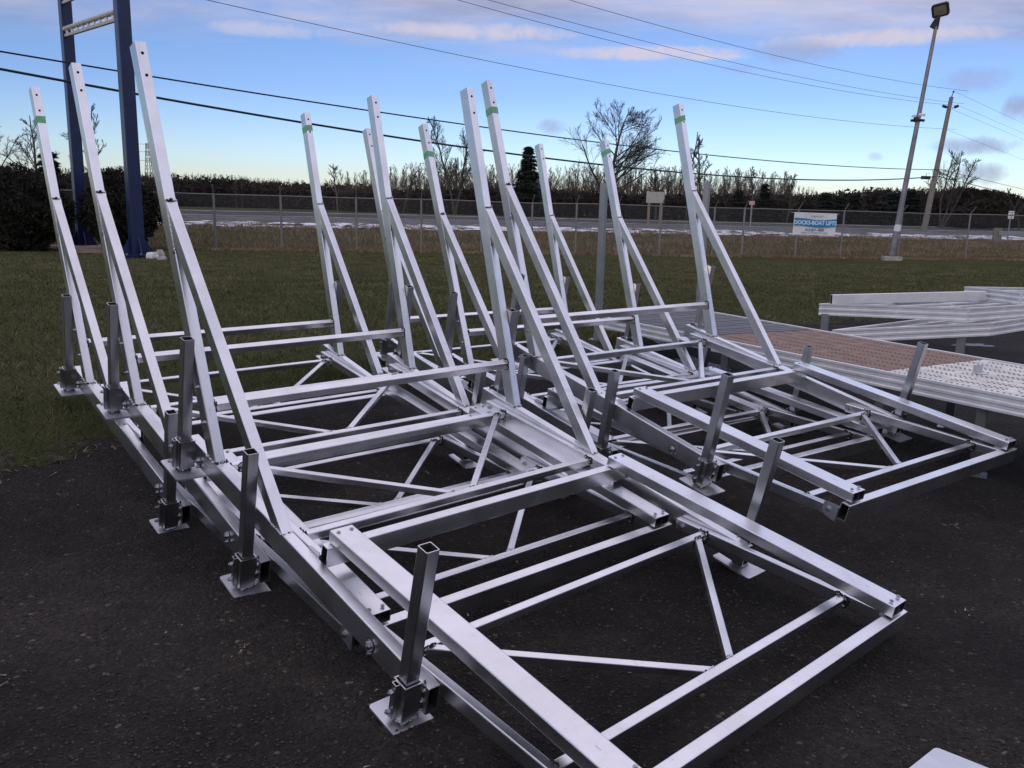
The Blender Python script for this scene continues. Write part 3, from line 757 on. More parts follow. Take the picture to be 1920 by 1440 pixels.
m=MB(); pts=[(.0-.17*bw+.075*bw*math.cos(t),-.022,.35*bh+.055*bw*math.sin(t)*(1+.15*math.sin(3*t))) for t in [x*.35 for x in range(2,17)]]
for a,b in zip(pts,pts[1:]): m.cyl(a,b,.006,n=4,mat='bgrey')
m.build('logo_swirl',bn)
for sx in (-1,1):
    m=MB(); 
    for sz in (-1,1): m.cyl((sx*bw*.495,-.01,sz*bh*.47),(sx*bw*.56,.05,sz*bh*.5),.008,n=5,mat='whitepl')
    m.build('tie',bn)

# ------------------------------------------------------------------ tall blue sign structure
s1=PX(150,29.4);s2=PX(252,24.2)
bd=(s2-s1);bd.z=0;span=bd.length;bd.normalize();bp=V3((-bd.y,bd.x,0)); 
if bp.dot(V3((-1,-.6,0)))<0: bp=-bp
sg=empty('blue_sign_structure',(s1+s2)/2); tag(sg,'tall dark blue twin post sign frame with grey cross bars, cut off at the top','sign frame')
c0=sg.location.copy()
for s_ in (s1,s2):
    m=MB(); b=s_-c0
    m.prism(b+V3((0,0,.1)),b+V3((0,0,12.5)),rr(.34,.40,.015,2),up=bd,mat='navy'); pst=m.build('post',sg)
    m=MB(); m.prism(b+V3((0,0,.06)),b+V3((0,0,.10)),rr(1.0,1.1,.02,1),up=bd,mat='navy')
    for v in (bd,-bd,bp,-bp):
        q=b+v*.17; sd=V3((-v.y,v.x,0))*.012
        k=len(m.v)
        for e in (1,-1):
            for w_ in (q+sd*e+V3((0,0,.1)),q+v*.30+sd*e+V3((0,0,.1)),q+sd*e+V3((0,0,.62))): m.v.append(tuple(w_))
        m.face((k,k+1,k+2),'navy');m.face((k+5,k+4,k+3),'navy');m.face((k+1,k+4,k+5,k+2),'navy')
    for dx in (-.38,0,.38):
        for dy in (-.4,.4): m.cyl(b+bp*dx+bd*dy+V3((0,0,.1)),b+bp*dx+bd*dy+V3((0,0,.15)),.025,n=6,mat='galv')
    m.build('base_plate',sg)
z1=P(125,57,s1.y).z;z2=P(207,20,s2.y).z
for dz in (0,1.0):
    a=s1-c0+bd*.19+bp*.10;b=s2-c0-bd*.19+bp*.10; a.z=z1-c0.z+dz;b.z=z2-c0.z+dz
    m=MB(); m.cyl(a,b,.075,n=12,mat='greypipe',caps=False); m.build('cross_bar',sg)
    m=MB(); m.prism(a-V3((0,0,.20))-bp*.02,b-V3((0,0,.20))-bp*.02,rr(.09,.09,.01,1),mat='greypipe'); 
    for i in range(9):
        q=a.lerp(b,(i+.5)/9); m.box(q+V3((-.03,-.03,-.17)),q+V3((.03,.03,-.05)),'greypipe')
    m.build('cross_bar',sg)
# concrete pad and loose pale stones
m=MB(); m.prism((0,0,0),(0,0,.10),rr(1.7,3.6,.05,2),up=bd,mat='rust'); o=m.build('concrete_pad'); o.location=s1.lerp(s2,.22)+bp*.1; o.location.z=tz(o.location.x,o.location.y)+.0; tag(o,'low concrete pad under the blue posts','slab')
def stone(name,loc,sx,sy,sz,seed,label,mat='rock'):
    r_=random.Random(seed); import bmesh
    bm=bmesh.new(); bmesh.ops.create_icosphere(bm,subdivisions=3,radius=1)
    for v in bm.verts:
        k=1+.13*math.sin(v.co.x*5+seed)+.1*math.sin(v.co.y*7+seed*2)+r_.uniform(-.04,.04); v.co=V3((v.co.x*sx*k,v.co.y*sy*k,max(-.3,min(.75,v.co.z*k))*sz*1.2))
    me=bpy.data.meshes.new(name); bm.to_mesh(me); bm.free(); me.materials.append(M[mat]); o=bpy.data.objects.new(name,me); COL.objects.link(o); o.location=loc; tag(o,label,'stone'); return o
q=PX(281,23.4); stone('stone',(q.x,q.y,q.z+.07),.17,.13,.14,1,'pale block of stone on the grass by the foot of the nearer blue post')
q=PX(295,23.6); stone('stone',(q.x,q.y,q.z+.1),.12,.10,.18,2,'upright buff stone just right of the pale block near the blue post','concrete')
q=PX(297,22.9); stone('stone',(q.x,q.y,q.z+.03),.12,.09,.10,3,'small dull stone in front of the upright buff one','concrete')

# ------------------------------------------------------------------ lamp pole and utility pole
lb=PX(1679,35.5); lt=P(1755,50,35.5)
lamp=empty('yard_light_pole',lb); tag(lamp,'leaning grey steel pole with a boxy floodlight on a painted concrete foot','light pole')
ax=lt-lb
m=MB(); m.prism((-.0,0,-.1),(0,0,.16),rr(.72,.6,.03,2),up=(.2,1,0),mat='concrete'); m.build('concrete_foot',lamp)
m=MB(); m.cyl((0,0,.2),ax,.125,.065,n=12,mat='steelpole')
m.cyl(ax*.13,ax*.16,.135,.13,n=12,mat='whitepl'); m.build('pole',lamp)
dirn=V3((-.45,-.80,-.35)).normalized()
hc=ax+V3((.10,0,.62)); m=MB()
m.prism(hc-dirn*.14,hc+dirn*.10,rr(.62,.50,.09,2),up=(-.2,0,1),mat='darkmetal'); hd=m.build('lamp_head',lamp)
m=MB(); m.prism(hc+dirn*.101,hc+dirn*.106,rr(.44,.34,.03,2),up=(-.2,0,1),mat='glass'); m.build('lamp_glass',hd)
m=MB(); m.beam(ax-V3((0,0,.1)),ax+V3((.04,0,.42)),.10,.16,mat='darkmetal',up=(1,0,0)); m.beam(ax+V3((-.02,0,.25)),ax+V3((-.20,-.05,-.05)),.06,.16,mat='darkmetal',up=(1,0,0)); m.build('lamp_bracket',lamp)
cq=P(1718,221,35.5)-lb
for i,(dx,dz,mt) in enumerate(((-.17,.06,'whitepl'),(.17,.12,'whitepl'),(-.19,-.10,'darkmetal'),(.17,-.09,'darkmetal'))):
    m=MB(); p0=cq+V3((dx*.5,-.05,dz)); m.prism(p0,p0+V3((dx*.9,-.16,-.03)),rr(.10,.10,.02,2),mat=mt); m.cyl(cq+V3((0,0,dz)),p0,.02,n=6,mat='darkmetal'); m.build('camera_housing',lamp)
m=MB(); m.cyl(cq+V3((0,0,-.16)),cq+V3((0,0,.02)),.10,.10,n=10,mat='darkmetal'); m.build('clamp_collar',lamp)

UY=70.
ub=PX(1733,UY); ut=P(1784,182,UY)
up_=empty('utility_pole',ub); tag(up_,'leaning weathered wooden utility pole by the road carrying all the overhead lines','utility pole')
au=ut-ub
m=MB(); m.cyl((0,0,-.3),au,.24,.15,n=10,mat='wood_pole'); m.build('pole',up_)
m=MB(); q=P(1788,172,UY)-ub; m.cyl(au,q,.05,.03,n=6,mat='steelpole'); m.lump(q,.10,'darkmetal'); m.build('pole_top_pin',up_)
for (a,b) in (((1781,203),(1766,198)),((1785,203),(1798,198))):
    m=MB(); A=P(*a,UY)-ub;B=P(*b,UY)-ub; m.cyl(A,B,.03,n=5,mat='darkmetal')
    for k in range(4): c=A.lerp(B,.45+.13*k); dd=(B-A).normalized()*.03; m.cyl(c-dd,c+dd,.11,n=8,mat='darkmetal')
    m.build('insulator',up_)
# overhead lines : plan position along a straight run, heights from sagging spans
PE=V3((34.,70.,0));LE=V3((-15.2,25.,0))
def run_pt(px):
    v=P(px,402,1.0); ex=v.x; t=(ex*PE.y-PE.x)/((LE.x-PE.x)-ex*(LE.y-PE.y)); return t
def span(name,pole_px,pts,rad,label,right=None):
    # fit z(t)=quadratic through the pole point and two more
    zs=[]; ts=[]
    for (px,py) in [pole_px]+pts:
        t=run_pt(px); y=PE.y+(LE.y-PE.y)*t; ts.append(t); zs.append(P(px,py,y).z)
    co=np.polyfit(ts,zs,2)
    o0=V3((PE.x,PE.y,np.polyval(co,ts[0])));m=MB(); prev=None
    for i in range(41):
        t=ts[0]+(1.25-ts[0])*i/40; q=V3((PE.x+(LE.x-PE.x)*t,PE.y+(LE.y-PE.y)*t,np.polyval(co,t)))-o0
        if prev is not None: m.cyl(prev,q,rad,n=5,mat='cable',caps=False)
        prev=q
    if right:
        q0=P(right[0][0],right[0][1],UY); prev=None
        q2_=P(right[1][0],right[1][1],104.)
        for i in range(17):
            f=i/16; f2=f*1.5; q=q0.lerp(q2_,f2); q.z-=.9*f2*(1-f2)*-.6 if False else 0
            q=q-o0
            if prev is not None: m.cyl(prev,q,rad*.9,n=4,mat='cable',caps=False)
            prev=q
    o=m.build(name,None); o.location=o0; tag(o,label,'overhead line','overhead lines meeting at the utility pole'); return o
span('overhead_cable',(1745,331),[(1280,324),(0,125)],.040,'thickest black cable, lowest of the lines crossing the sky',((1757,330),(1920,370)))
span('overhead_cable',(1752,318),[(1280,286),(0,92)],.027,'second lowest black cable, just above the thickest one',((1762,318),(1920,355)))
span('overhead_wire',(1772,242),[(1280,185),(405,0)],.011,'single thin wire crossing midway between the low cables and the top wires',((1775,243),(1920,300)))
span('overhead_wire',(1767,197),[(1280,113),(855,0)],.011,'lower of the close pair of thin wires near the top right',((1786,205),(1920,262)))
span('overhead_wire',(1782,194),[(1280,99),(910,0)],.011,'upper of the close pair of thin wires near the top right',((1798,198),(1920,250)))
span('overhead_wire',(1787,170),[(1280,65),(1055,0)],.012,'topmost thin wire, tied to the pin on the pole top',((1789,171),(1920,232)))
q=P(1736,333,UY-1.5); m=MB(); m.cyl((-.35,0,0),(.35,.05,0),.13,n=8,mat='cable'); m.cyl((0,0,.1),(0,0,.35),.02,n=5,mat='cable'); o=m.build('cable_splice_case'); o.location=q; tag(o,'black splice case hanging from the lowest cable beside the utility pole','splice case')

# ------------------------------------------------------------------ road signs and small roadside things
def post_sign(name,px,ytop,ybot_panel,wpx,d,label,mat='signwhite',legs=(0,),legpx=1.6,legmat='galv',texts=(),yaw=0):
    c=P(px,(ytop+ybot_panel)/2,d); h_=(ybot_panel-ytop)*d/F; w_=wpx*d/F; g=PX(px,d)
    root=empty(name,(c.x,c.y,g.z)); tag(root,label,'road sign'); zc=c.z-g.z; root.rotation_euler=(0,0,yaw)
    m=MB(); m.box((-w_/2,-.01,zc-h_/2),(w_/2,.01,zc+h_/2),mat,.002); m.build('sign_panel',root)
    for lx in legs:
        m=MB(); m.box((lx*w_-legpx*d/F/2,.012,-.1),(lx*w_+legpx*d/F/2,.10,zc+h_*.45),legmat,.003); m.build('sign_post',root)
    for (t,sz,zz) in texts: put_text(root,t,sz*h_,'darktext' if 'darktext' in M else 'black',0,zc+zz*h_,-.014,bold=.003)
    return root
post_sign('back_of_road_sign',1229,360,380,33,60,'pale blank back of a large road sign on two grey posts','board',legs=(-.33,.33),legpx=4.4,legmat='rust')
post_sign('road_sign',1410,377,384,10,64,'small faded sign with two hanging tabs on a thin post beyond the fence','pink',legs=(0,),legpx=2)
r_=post_sign('speed_limit_sign',1896,396,410,10.5,60,'small white speed limit sign reading 60 at the far right beyond the fence','signwhite',legpx=1.6,texts=(('MAXIMUM',.17,.33),('60',.52,-.02),('km/h',.16,-.38)))
post_sign('road_sign',272,368,375,12,72,'tiny white sign far beyond the fence next to the round hedge','signwhite',legpx=1.4)
gr=empty('guard_rail',PX(1872,56)); tag(gr,'stub of guard rail and post beyond the fence at the right edge','guard rail')
m=MB(); m.box((-.25,-.1,0),(.25,.1,.95),'wood_pole',.02); m.build('rail_post',gr)
m=MB(); m.beam((0,-.14,.62),(7,-.6,.62),.06,.28,mat='galv'); m.build('rail',gr)
# lattice tower far away
tw=PX(283,420,1.0); ttop=P(281,268,420).z; root=empty('lattice_pylon',tw); tag(root,'faint lattice power pylon on the horizon right of the blue posts','pylon')
m=MB(); H_=ttop-tw.z
for a,b in ((-1,-1),(1,-1),(1,1),(-1,1)): m.beam((a*2.2,b*2.2,0),(a*.5,b*.5,H_),.22,.22,mat='galv')
for i in range(9):
    f0=i/9;f1=(i+1)/9;w0=2.2-1.7*f0;w1=2.2-1.7*f1
    for a,b,c,d_ in ((-1,-1,1,-1),(1,-1,1,1),(1,1,-1,1),(-1,1,-1,-1)):
        m.beam((a*w0,b*w0,H_*f0),(c*w1,d_*w1,H_*f1),.12,.12,mat='galv'); m.beam((c*w0,d_*w0,H_*f0),(a*w1,b*w1,H_*f1),.12,.12,mat='galv')
m.build('tower',root)
for z_ in (.72,.86,.98):
    m=MB(); m.beam((-4,0,H_*z_),(4,0,H_*z_),.2,.25,mat='galv'); m.build('cross_arm',root)

# ------------------------------------------------------------------ trees
def tree(name,loc,H,seed,label,crown=(.25,.9),n1=13,n2=9,n3=7,n4=3,spread=.55,lean=(0,0),r0=.16,fan=1.0,mat='bark',forks=1,rmin=.026,upw=.35,group='bare trees standing clear of the wood'):
    r_=random.Random(seed); T_=MB();C_=MB()
    def seg(p,d,ln,ra,rb,k,mb,n,m_):
        pts=[p];dd=d.copy()
        for i in range(k):
            dd=(dd+V3((r_.uniform(-1,1),r_.uniform(-1,1),r_.uniform(-.3,1)*upw*.6))*.14).normalized(); q=pts[-1]+dd*(ln/k)
            a=ra+(rb-ra)*i/k;b=ra+(rb-ra)*(i+1)/k; mb.cyl(pts[-1],q,a,b,n=n,mat=m_,caps=False); pts.append(q)
        return pts,dd
    def along(pts,f):
        x=f*(len(pts)-1);i=min(int(x),len(pts)-2); return pts[i].lerp(pts[i+1],x-i),(pts[i+1]-pts[i]).normalized()
    def side(d,ang):
        o=d.orthogonal().normalized(); o=Matrix.Rotation(r_.uniform(0,6.283),3,d)@o; return (d*math.cos(ang)+o*math.sin(ang)).normalized()
    for fk in range(forks):
        d=V3((lean[0]+(fk-(forks-1)/2)*.28*fan,lean[1],1)).normalized(); ra=r0*(1 if forks==1 else .75)
        pts,_=seg(V3((fk*.05,0,-.2)),d,H*.93,ra,rmin*1.5,9,T_,7,mat)
        for i in range(n1):
            f=crown[0]+(crown[1]-crown[0])*(i+r_.random())/n1; p,dd=along(pts,f)
            ln=H*spread*(1-f)**.6*r_.uniform(.75,1.1)*(.6+.4*min(1,(f-crown[0])*6+.5)); rb=max(rmin*1.8,ra*(1-f)*.55)
            b1,_=seg(p,side(dd,r_.uniform(.55,1.0)*fan),ln,rb,rmin*1.1,6,T_,5,mat)
            for j in range(n2):
                g=.12+.88*(j+r_.random())/n2; p2,d2=along(b1,min(g,.98)); l2=ln*.52*(1.15-.72*g)*r_.uniform(.7,1.1)
                b2,_=seg(p2,side((d2+V3((0,0,upw*.5))).normalized(),r_.uniform(.4,.85)),l2,rmin*1.05,rmin*.7,3,C_,3,'twig')
                for k in range(n3):
                    g3=.15+.85*(k+r_.random())/n3; p3,d3=along(b2,min(g3,.98)); l3=l2*.46*(1.2-.6*g3)*r_.uniform(.7,1.1)
                    b3,_=seg(p3,side((d3+V3((0,0,upw*.4))).normalized(),r_.uniform(.3,.75)),l3,rmin*.7,rmin*.42,2,C_,3,'twig')
                    for q in range(n4):
                        p4,d4=along(b3,r_.uniform(.2,.98)); C_.cyl(p4,p4+side(d4,r_.uniform(.3,.7))*l3*r_.uniform(.4,.7),rmin*.42,rmin*.25,n=3,mat='twig',caps=False)
    root=empty(name,loc); tag(root,label,'tree',group)
    T_.build('trunk',root);C_.build('crown',root); return root
def at(px,d): return PX(px,d)
def hgt(px,ytop,d): return P(px,ytop,d).z-PX(px,d).z
def T(px,ytop,d,seed,label,lean=0,**k): 
    return tree('bare_tree',at(px,d),hgt(px,ytop,d),seed,label,lean=(lean,0),**k)
T(1130,182,82,41,'large wide crowned bare tree in the middle of the skyline',lean=.06,r0=.30,rmin=.019,crown=(.12,.97),n1=20,n2=10,n3=8,n4=4,spread=.72,fan=1.05,upw=.45)
T(852,192,84,12,'tall bare tree with two upright stems between the tall lift posts',lean=0,forks=2,r0=.20,rmin=.018,crown=(.2,.95),n1=13,n2=9,n3=7,spread=.36,fan=.8,upw=.6)
T(1305,238,80,13,'thin bare tree leaning right beside the right hand lift post',lean=.10,r0=.09,crown=(.35,.95),n1=8,n2=6,n3=5,n4=3,spread=.32,fan=.7,mat='bark')
T(1288,228,84,14,'slender bare tree half hidden behind the right hand lift post',lean=.02,r0=.09,crown=(.3,.95),n1=8,n2=6,n3=5,n4=3,spread=.34,fan=.8)
T(1762,268,78,15,'fan shaped bare tree right of the utility pole',lean=.12,forks=3,r0=.15,rmin=.017,crown=(.18,.95),n1=9,n2=8,n3=6,spread=.48,fan=1.1,upw=.6)
T(44,170,40,16,'bare tree at the left edge leaning left over the hedge',lean=-.25,rmin=.013,r0=.11,crown=(.22,.95),n1=10,n2=7,spread=.48,fan=.9)
T(78,190,46,17,'bare tree showing between the leftmost lift post and the blue post',lean=-.08,rmin=.014,r0=.12,crown=(.3,.95),n1=9,n2=7,spread=.45,fan=.9)
T(186,168,44,18,'slender bare tree between the two blue posts',lean=.05,rmin=.013,r0=.10,crown=(.35,.95),n1=8,n2=7,spread=.38,fan=.8)
T(1408,300,86,19,'bare tree with a pale thin top standing above the right half of the wood',lean=0,r0=.10,crown=(.4,.95),n1=8,n2=6,n3=4,n4=3,spread=.4,mat='barkpale')
T(1597,338,90,20,'small pale birch poking out of the dark evergreens above the banner',lean=.05,r0=.07,crown=(.3,.95),n1=7,n2=5,n3=4,n4=3,spread=.4,mat='barkpale')
T(634,293,88,21,'small bare tree just right of the third leftmost lift post pair',lean=0,r0=.09,crown=(.3,.95),n1=8,n2=6,n3=4,n4=3,spread=.4,mat='barkpale')
T(756,302,86,22,'upright bare tree left of the two stemmed tree',lean=0,r0=.10,crown=(.2,.95),n1=10,n2=6,n3=5,n4=3,spread=.32,fan=.6)
T(1228,305,80,23,'rounded bare tree behind the blank road sign',lean=0,r0=.11,crown=(.2,.95),n1=11,n2=7,n3=5,n4=3,spread=.38,fan=.6,upw=.7)
T(1475,312,84,24,'rounded bare tree just left of the banner',lean=0,r0=.10,crown=(.2,.95),n1=10,n2=6,n3=5,n4=3,spread=.38,fan=.7,upw=.6)
T(1912,335,80,25,'bare tree cut off by the right edge of the picture',lean=0,r0=.09,crown=(.2,.95),n1=9,n2=6,n3=4,n4=3,spread=.4)

def spruce(name,loc,H,Rr,seed,label,n=5200,mat='everg',power=1.0,grp='evergreens in the wood'):
    g=np.random.default_rng(seed); lv=int(H*3.2)
    vs=[];fs=[]
    P_=[];
    for k in range(n):
        f=g.random()**.8; lay=math.floor(f*lv)/lv+g.normal()*.006
        ring=Rr*(1-lay)**power*(.88+.22*math.sin(lay*41+seed))+.06
        a=g.random()*6.283; am=1+.22*math.sin(a*3+lay*9+seed)+.12*math.sin(a*7+lay*23)
        q=math.sqrt(g.random()); r=ring*am*q
        c=np.array([r*math.cos(a),r*math.sin(a),H*lay-r*.28+g.normal()*.05])
        out=np.array([math.cos(a),math.sin(a),-.35]);tan=np.array([-math.sin(a),math.cos(a),g.normal()*.3])
        sz=.10+.12*g.random(); l=sz*1.6
        i=len(vs); vs+= [c-tan*sz*.5,c+tan*sz*.5,c+out*l+g.normal(size=3)*.04]; fs.append((i,i+1,i+2))
    root=empty(name,loc); tag(root,label,'evergreen tree',grp)
    npmesh('foliage',np.array(vs),np.array(fs),mat,root); m=MB(); m.cyl((0,0,-.2),(0,0,H*.96),H*.017+.03,.02,n=7,mat='bark'); m.build('trunk',root); return root
def S(px,ytop,d,wpx,seed,label,**k): return spruce('spruce_tree',at(px,d),hgt(px,ytop,d),wpx*d/F/2,seed,label,**k)
S(988,270,78,74,1,'tall dark spruce standing alone in the middle of the skyline',n=12000,power=.8)
S(1382,352,82,36,2,'small pointed spruce just right of the right hand lift posts',n=3500)
S(1430,340,82,44,3,'dark spruce left of the small faded sign post',n=4500)
S(1545,356,84,50,4,'broad dark evergreen directly above the banner, left one',n=5000,power=.6)
S(1572,362,86,44,5,'dark evergreen above the right half of the banner',n=4500,power=.7)
S(1600,358,88,40,6,'dark evergreen right of the banner',n=4000,power=.7)
S(1702,352,90,46,9,'narrow dark evergreen right of the lamp pole',n=4000,power=.7)
S(1648,372,80,40,10,'low dark evergreen just left of the lamp pole',n=3500,power=.6)
S(1780,372,86,50,12,'low dark evergreen under the fan shaped tree',n=4000,power=.55)
S(1625,368,92,44,11,'dark evergreen halfway between the banner and the lamp pole',n=3800,power=.65)
S(97,275,42,56,7,'dark evergreen behind the leftmost lift post and the hedge',n=5000,power=.7)
S(1668,355,88,60,8,'broad dark evergreen left of the lamp pole',n=5000,power=.55)

# hedges beside the sign
def bush(name,loc,rx,ry,H,seed,label,mat='cedar',n=26000,leaf=.05,cat='hedge',grp=None):
    g=np.random.default_rng(seed); u=g.normal(size=(n,3)); u/=np.linalg.norm(u,axis=1)[:,None]
    k=1+.10*np.sin(u[:,0]*5+seed)+.08*np.sin(u[:,1]*7+u[:,2]*6)+.05*np.sin(u[:,0]*17+u[:,2]*13)
    rad=(g.random(n)**.22)*k; C=u*rad[:,None]*np.array([rx,ry,H/2]); C[:,2]+=H/2; C[:,2]=np.maximum(C[:,2],.02)
    a=g.normal(size=(n,3))*leaf;b=g.normal(size=(n,3))*leaf
    V=np.concatenate([C,C+a,C+b]); i=np.arange(n); F_=np.stack([i,i+n,i+2*n],1)
    root=empty(name,loc); tag(root,label,cat,grp); npmesh('foliage',V,F_,mat,root)
    m=MB(); r_=random.Random(seed)
    for q in range(14): m.cyl((r_.uniform(-.2,.2)*rx,r_.uniform(-.2,.2),0),(r_.uniform(-.8,.8)*rx,r_.uniform(-.6,.6)*ry,H*r_.uniform(.5,.85)),.03,.012,n=5,mat='bark')
    m.build('stems',root); return root
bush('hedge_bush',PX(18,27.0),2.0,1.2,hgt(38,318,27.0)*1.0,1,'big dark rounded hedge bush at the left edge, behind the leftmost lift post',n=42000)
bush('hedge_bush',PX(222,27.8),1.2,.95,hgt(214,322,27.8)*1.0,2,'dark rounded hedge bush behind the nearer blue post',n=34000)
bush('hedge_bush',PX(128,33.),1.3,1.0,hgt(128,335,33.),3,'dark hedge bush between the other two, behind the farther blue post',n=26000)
bush('round_thicket',PX(1815,80),2.9,2.4,hgt(1815,352,80),4,'dome shaped dark thicket right of the utility pole',mat='under',n=26000,leaf=.13,cat='bush')
bush('round_thicket',PX(1870,84),1.9,1.6,hgt(1870,362,84),5,'lower dark thicket at the far right under the bare tree',mat='under',n=16000,leaf=.13,cat='bush')
bush('shrub',PX(1590,60),.9,.7,.9,6,'low brown shrub',mat='woodmass',n=2500,leaf=.07,cat='bush') if False else None

# the wood behind, which reads as one mass
def skeleton(seed,nb=17,n2=7,n3=5,ang=.5):
    "unit high bare tree as ribbon quads: (n,4,3)"
    g=np.random.default_rng(seed); Q=[]
    def rib(p,q,a,b):
        t=g.random()*6.283; w=np.array([math.cos(t),math.sin(t),0]); Q.append([p-w*a,p+w*a,q+w*b,q-w*b])
    def off(d,an):
        o=np.cross(d,g.normal(size=3)); o/=np.linalg.norm(o)+1e-9; r=d*math.cos(an)+o*math.sin(an); return r/np.linalg.norm(r)
    up=np.array([0,0,1.]); ax=up+g.normal(size=3)*.05; ax/=np.linalg.norm(ax)
    for k in range(4): rib(ax*k*.24,ax*(k+1)*.24,.011*(1-k*.23),.011*(1-(k+1)*.23)); 
    for w_ in (0,1): rib(ax*0,ax*.5,.011,.006)
    for i in range(nb):
        f=.15+.8*(i+g.random())/nb; p=ax*f*.96; d=off(ax,g.uniform(.35,.8)); d=(d+up*ang); d/=np.linalg.norm(d); l=.40*(1.08-f)*g.uniform(.7,1.1)
        q=p+d*l; rib(p,q,.0042*(1.2-f),.0018)
        for j in range(n2):
            h=.2+.8*(j+g.random())/n2; p2=p+d*l*h; d2=off(d,g.uniform(.3,.7))+up*.25; d2/=np.linalg.norm(d2); l2=l*.5*(1.15-h*.6)*g.uniform(.6,1.1); rib(p2,p2+d2*l2,.0019,.0011)
            for k in range(n3):
                h3=g.uniform(.25,1); p3=p2+d2*l2*h3; d3=off(d2,g.uniform(.25,.7))+up*.2; d3/=np.linalg.norm(d3); rib(p3,p3+d3*l2*g.uniform(.35,.65),.0013,.0007)
    return np.array(Q)
SK=[skeleton(50+i,ang=(.35,.6,.9,.5,.7)[i%5]) for i in range(5)]
def wood(name,px0,px1,d0,d1,n,ytop,yund,seed,label,wk=1.0,und=26000,usz=.28,jit=7):
    g=np.random.default_rng(seed); VS=[]
    for k in range(n):
        px=px0+(px1-px0)*(k+g.random())/n; d=g.uniform(d0,d1); b=np.array(PX(px,d)); 
        yt=np.interp(px,*ytop)+abs(g.normal())*jit; H=max(2.5,P(px,yt,d).z-b[2]); q=SK[int(g.integers(5))]; a=g.random()*6.283; c_,s_=math.cos(a),math.sin(a)
        x=q[:,:,0]*c_-q[:,:,1]*s_; y=q[:,:,0]*s_+q[:,:,1]*c_; wd=g.uniform(.8,1.15)*wk
        VS.append(np.stack([x*H*wd+b[0],y*H*wd+b[1],q[:,:,2]*H*1.02+b[2]-.1],2))
    A=np.concatenate(VS).reshape(-1,3); FQ=np.arange(len(A)).reshape(-1,4)
    o=npmesh(name,A,FQ,'woodmass'); tag(o,label,'woodland',kind='stuff')
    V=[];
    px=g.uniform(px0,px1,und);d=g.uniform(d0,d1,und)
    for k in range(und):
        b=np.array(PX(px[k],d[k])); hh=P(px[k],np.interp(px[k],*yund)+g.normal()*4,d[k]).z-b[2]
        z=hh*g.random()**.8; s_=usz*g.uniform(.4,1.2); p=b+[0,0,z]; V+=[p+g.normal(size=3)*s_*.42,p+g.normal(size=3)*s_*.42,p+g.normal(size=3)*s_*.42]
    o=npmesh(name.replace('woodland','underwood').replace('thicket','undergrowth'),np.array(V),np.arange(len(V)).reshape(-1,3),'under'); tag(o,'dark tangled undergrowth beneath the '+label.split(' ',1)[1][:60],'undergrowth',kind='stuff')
wood('far_woodland',-200,720,130,165,330,([-200,250,300,420,520,640,720],[296,314,318,322,330,338,341]),([-200,250,420,640,720],[322,336,342,355,359]),31,'even band of far winter woodland behind the road on the left',1.25,90000,.62,5)
wood('bare_woodland',640,1480,86,120,230,([640,760,860,960,1100,1250,1330,1480],[312,300,288,302,298,302,306,314]),([640,800,960,1200,1480],[366,360,356,370,372]),32,'bare winter trees with sky showing through in the middle of the picture',1.25,60000,.45,14)
wood('right_thicket',1440,2060,90,112,150,([1440,1560,1700,1800,2060],[338,350,342,350,372]),([1440,1520,1640,1760,1880,2060],[374,372,360,362,380,388]),33,'dense dark thicket of trees in front of the sky on the right',1.1,64000,.42,12)

# ------------------------------------------------------------------ grass, dry grass, litter, pebbles
def blades(name,pts,h,w,mat,label,lean=.5,seed=5):
    g=np.random.default_rng(seed); n=len(pts); a=g.random(n)*6.283; hh=h*g.uniform(.5,1.3,n) if np.isscalar(h) else h*g.uniform(.5,1.3,n)
    B=np.column_stack([pts,terrain(pts[:,0],pts[:,1])-.004]); dx=np.column_stack([np.cos(a),np.sin(a),np.zeros(n)])*np.reshape(w,(-1,1))*.5
    tip=B+np.column_stack([g.normal(size=n)*lean*hh,g.normal(size=n)*lean*hh,hh])
    V=np.concatenate([B-dx,B+dx,tip]); i=np.arange(n); o=npmesh(name,V,np.stack([i,i+n,i+2*n],1),mat); return tag(o,label,'grass',kind='stuff')
g=np.random.default_rng(3)
n=600000; d=3.2+27*g.random(n)**.72; ax_=g.uniform(-.72,.72,n); pts=np.column_stack([ax_*d,d]); e=edge_d(pts[:,0],pts[:,1])
keep=(e+wob(pts[:,0],pts[:,1]))>.32*g.random(n)**2.6-.07; pts=pts[keep]; dd=np.hypot(pts[:,0],pts[:,1])
pat=.75+.5*np.sin(pts[:,0]*2.3+1)*np.sin(pts[:,1]*1.9)
blades('lawn_grass',pts,.024+.016*pat,.0035+.0006*dd,'grassblade','short green and straw coloured lawn grass beyond the asphalt',.9)
n=90000; t=g.uniform(-75,75,n); s=32.5+15.6*g.random(n); pts=UD[None]*t[:,None]+ND[None]*s[:,None]; fdv=fence_d(pts[:,0],pts[:,1]); pts=pts[fdv>-.1]
hh=.10+.16*np.clip(np.sin(pts[:,0]*.6)*np.sin(pts[:,1]*.8+1)+.5,0,1)
blades('dry_grass',pts,hh,.035,'drygrass','tall dry brown grass on the bank between fence and road',.45,6)
n=26000; f=g.random(n)*60-20; pts=FL0[None]+fd[None]*f[:,None]+np.array([fd[1],-fd[0]])[None]*(g.normal(size=n)*.28)[:,None]; blades('dry_grass_fringe',pts,.10,.03,'drygrass','pale dead grass fringe along the foot of the fence',.7,7)
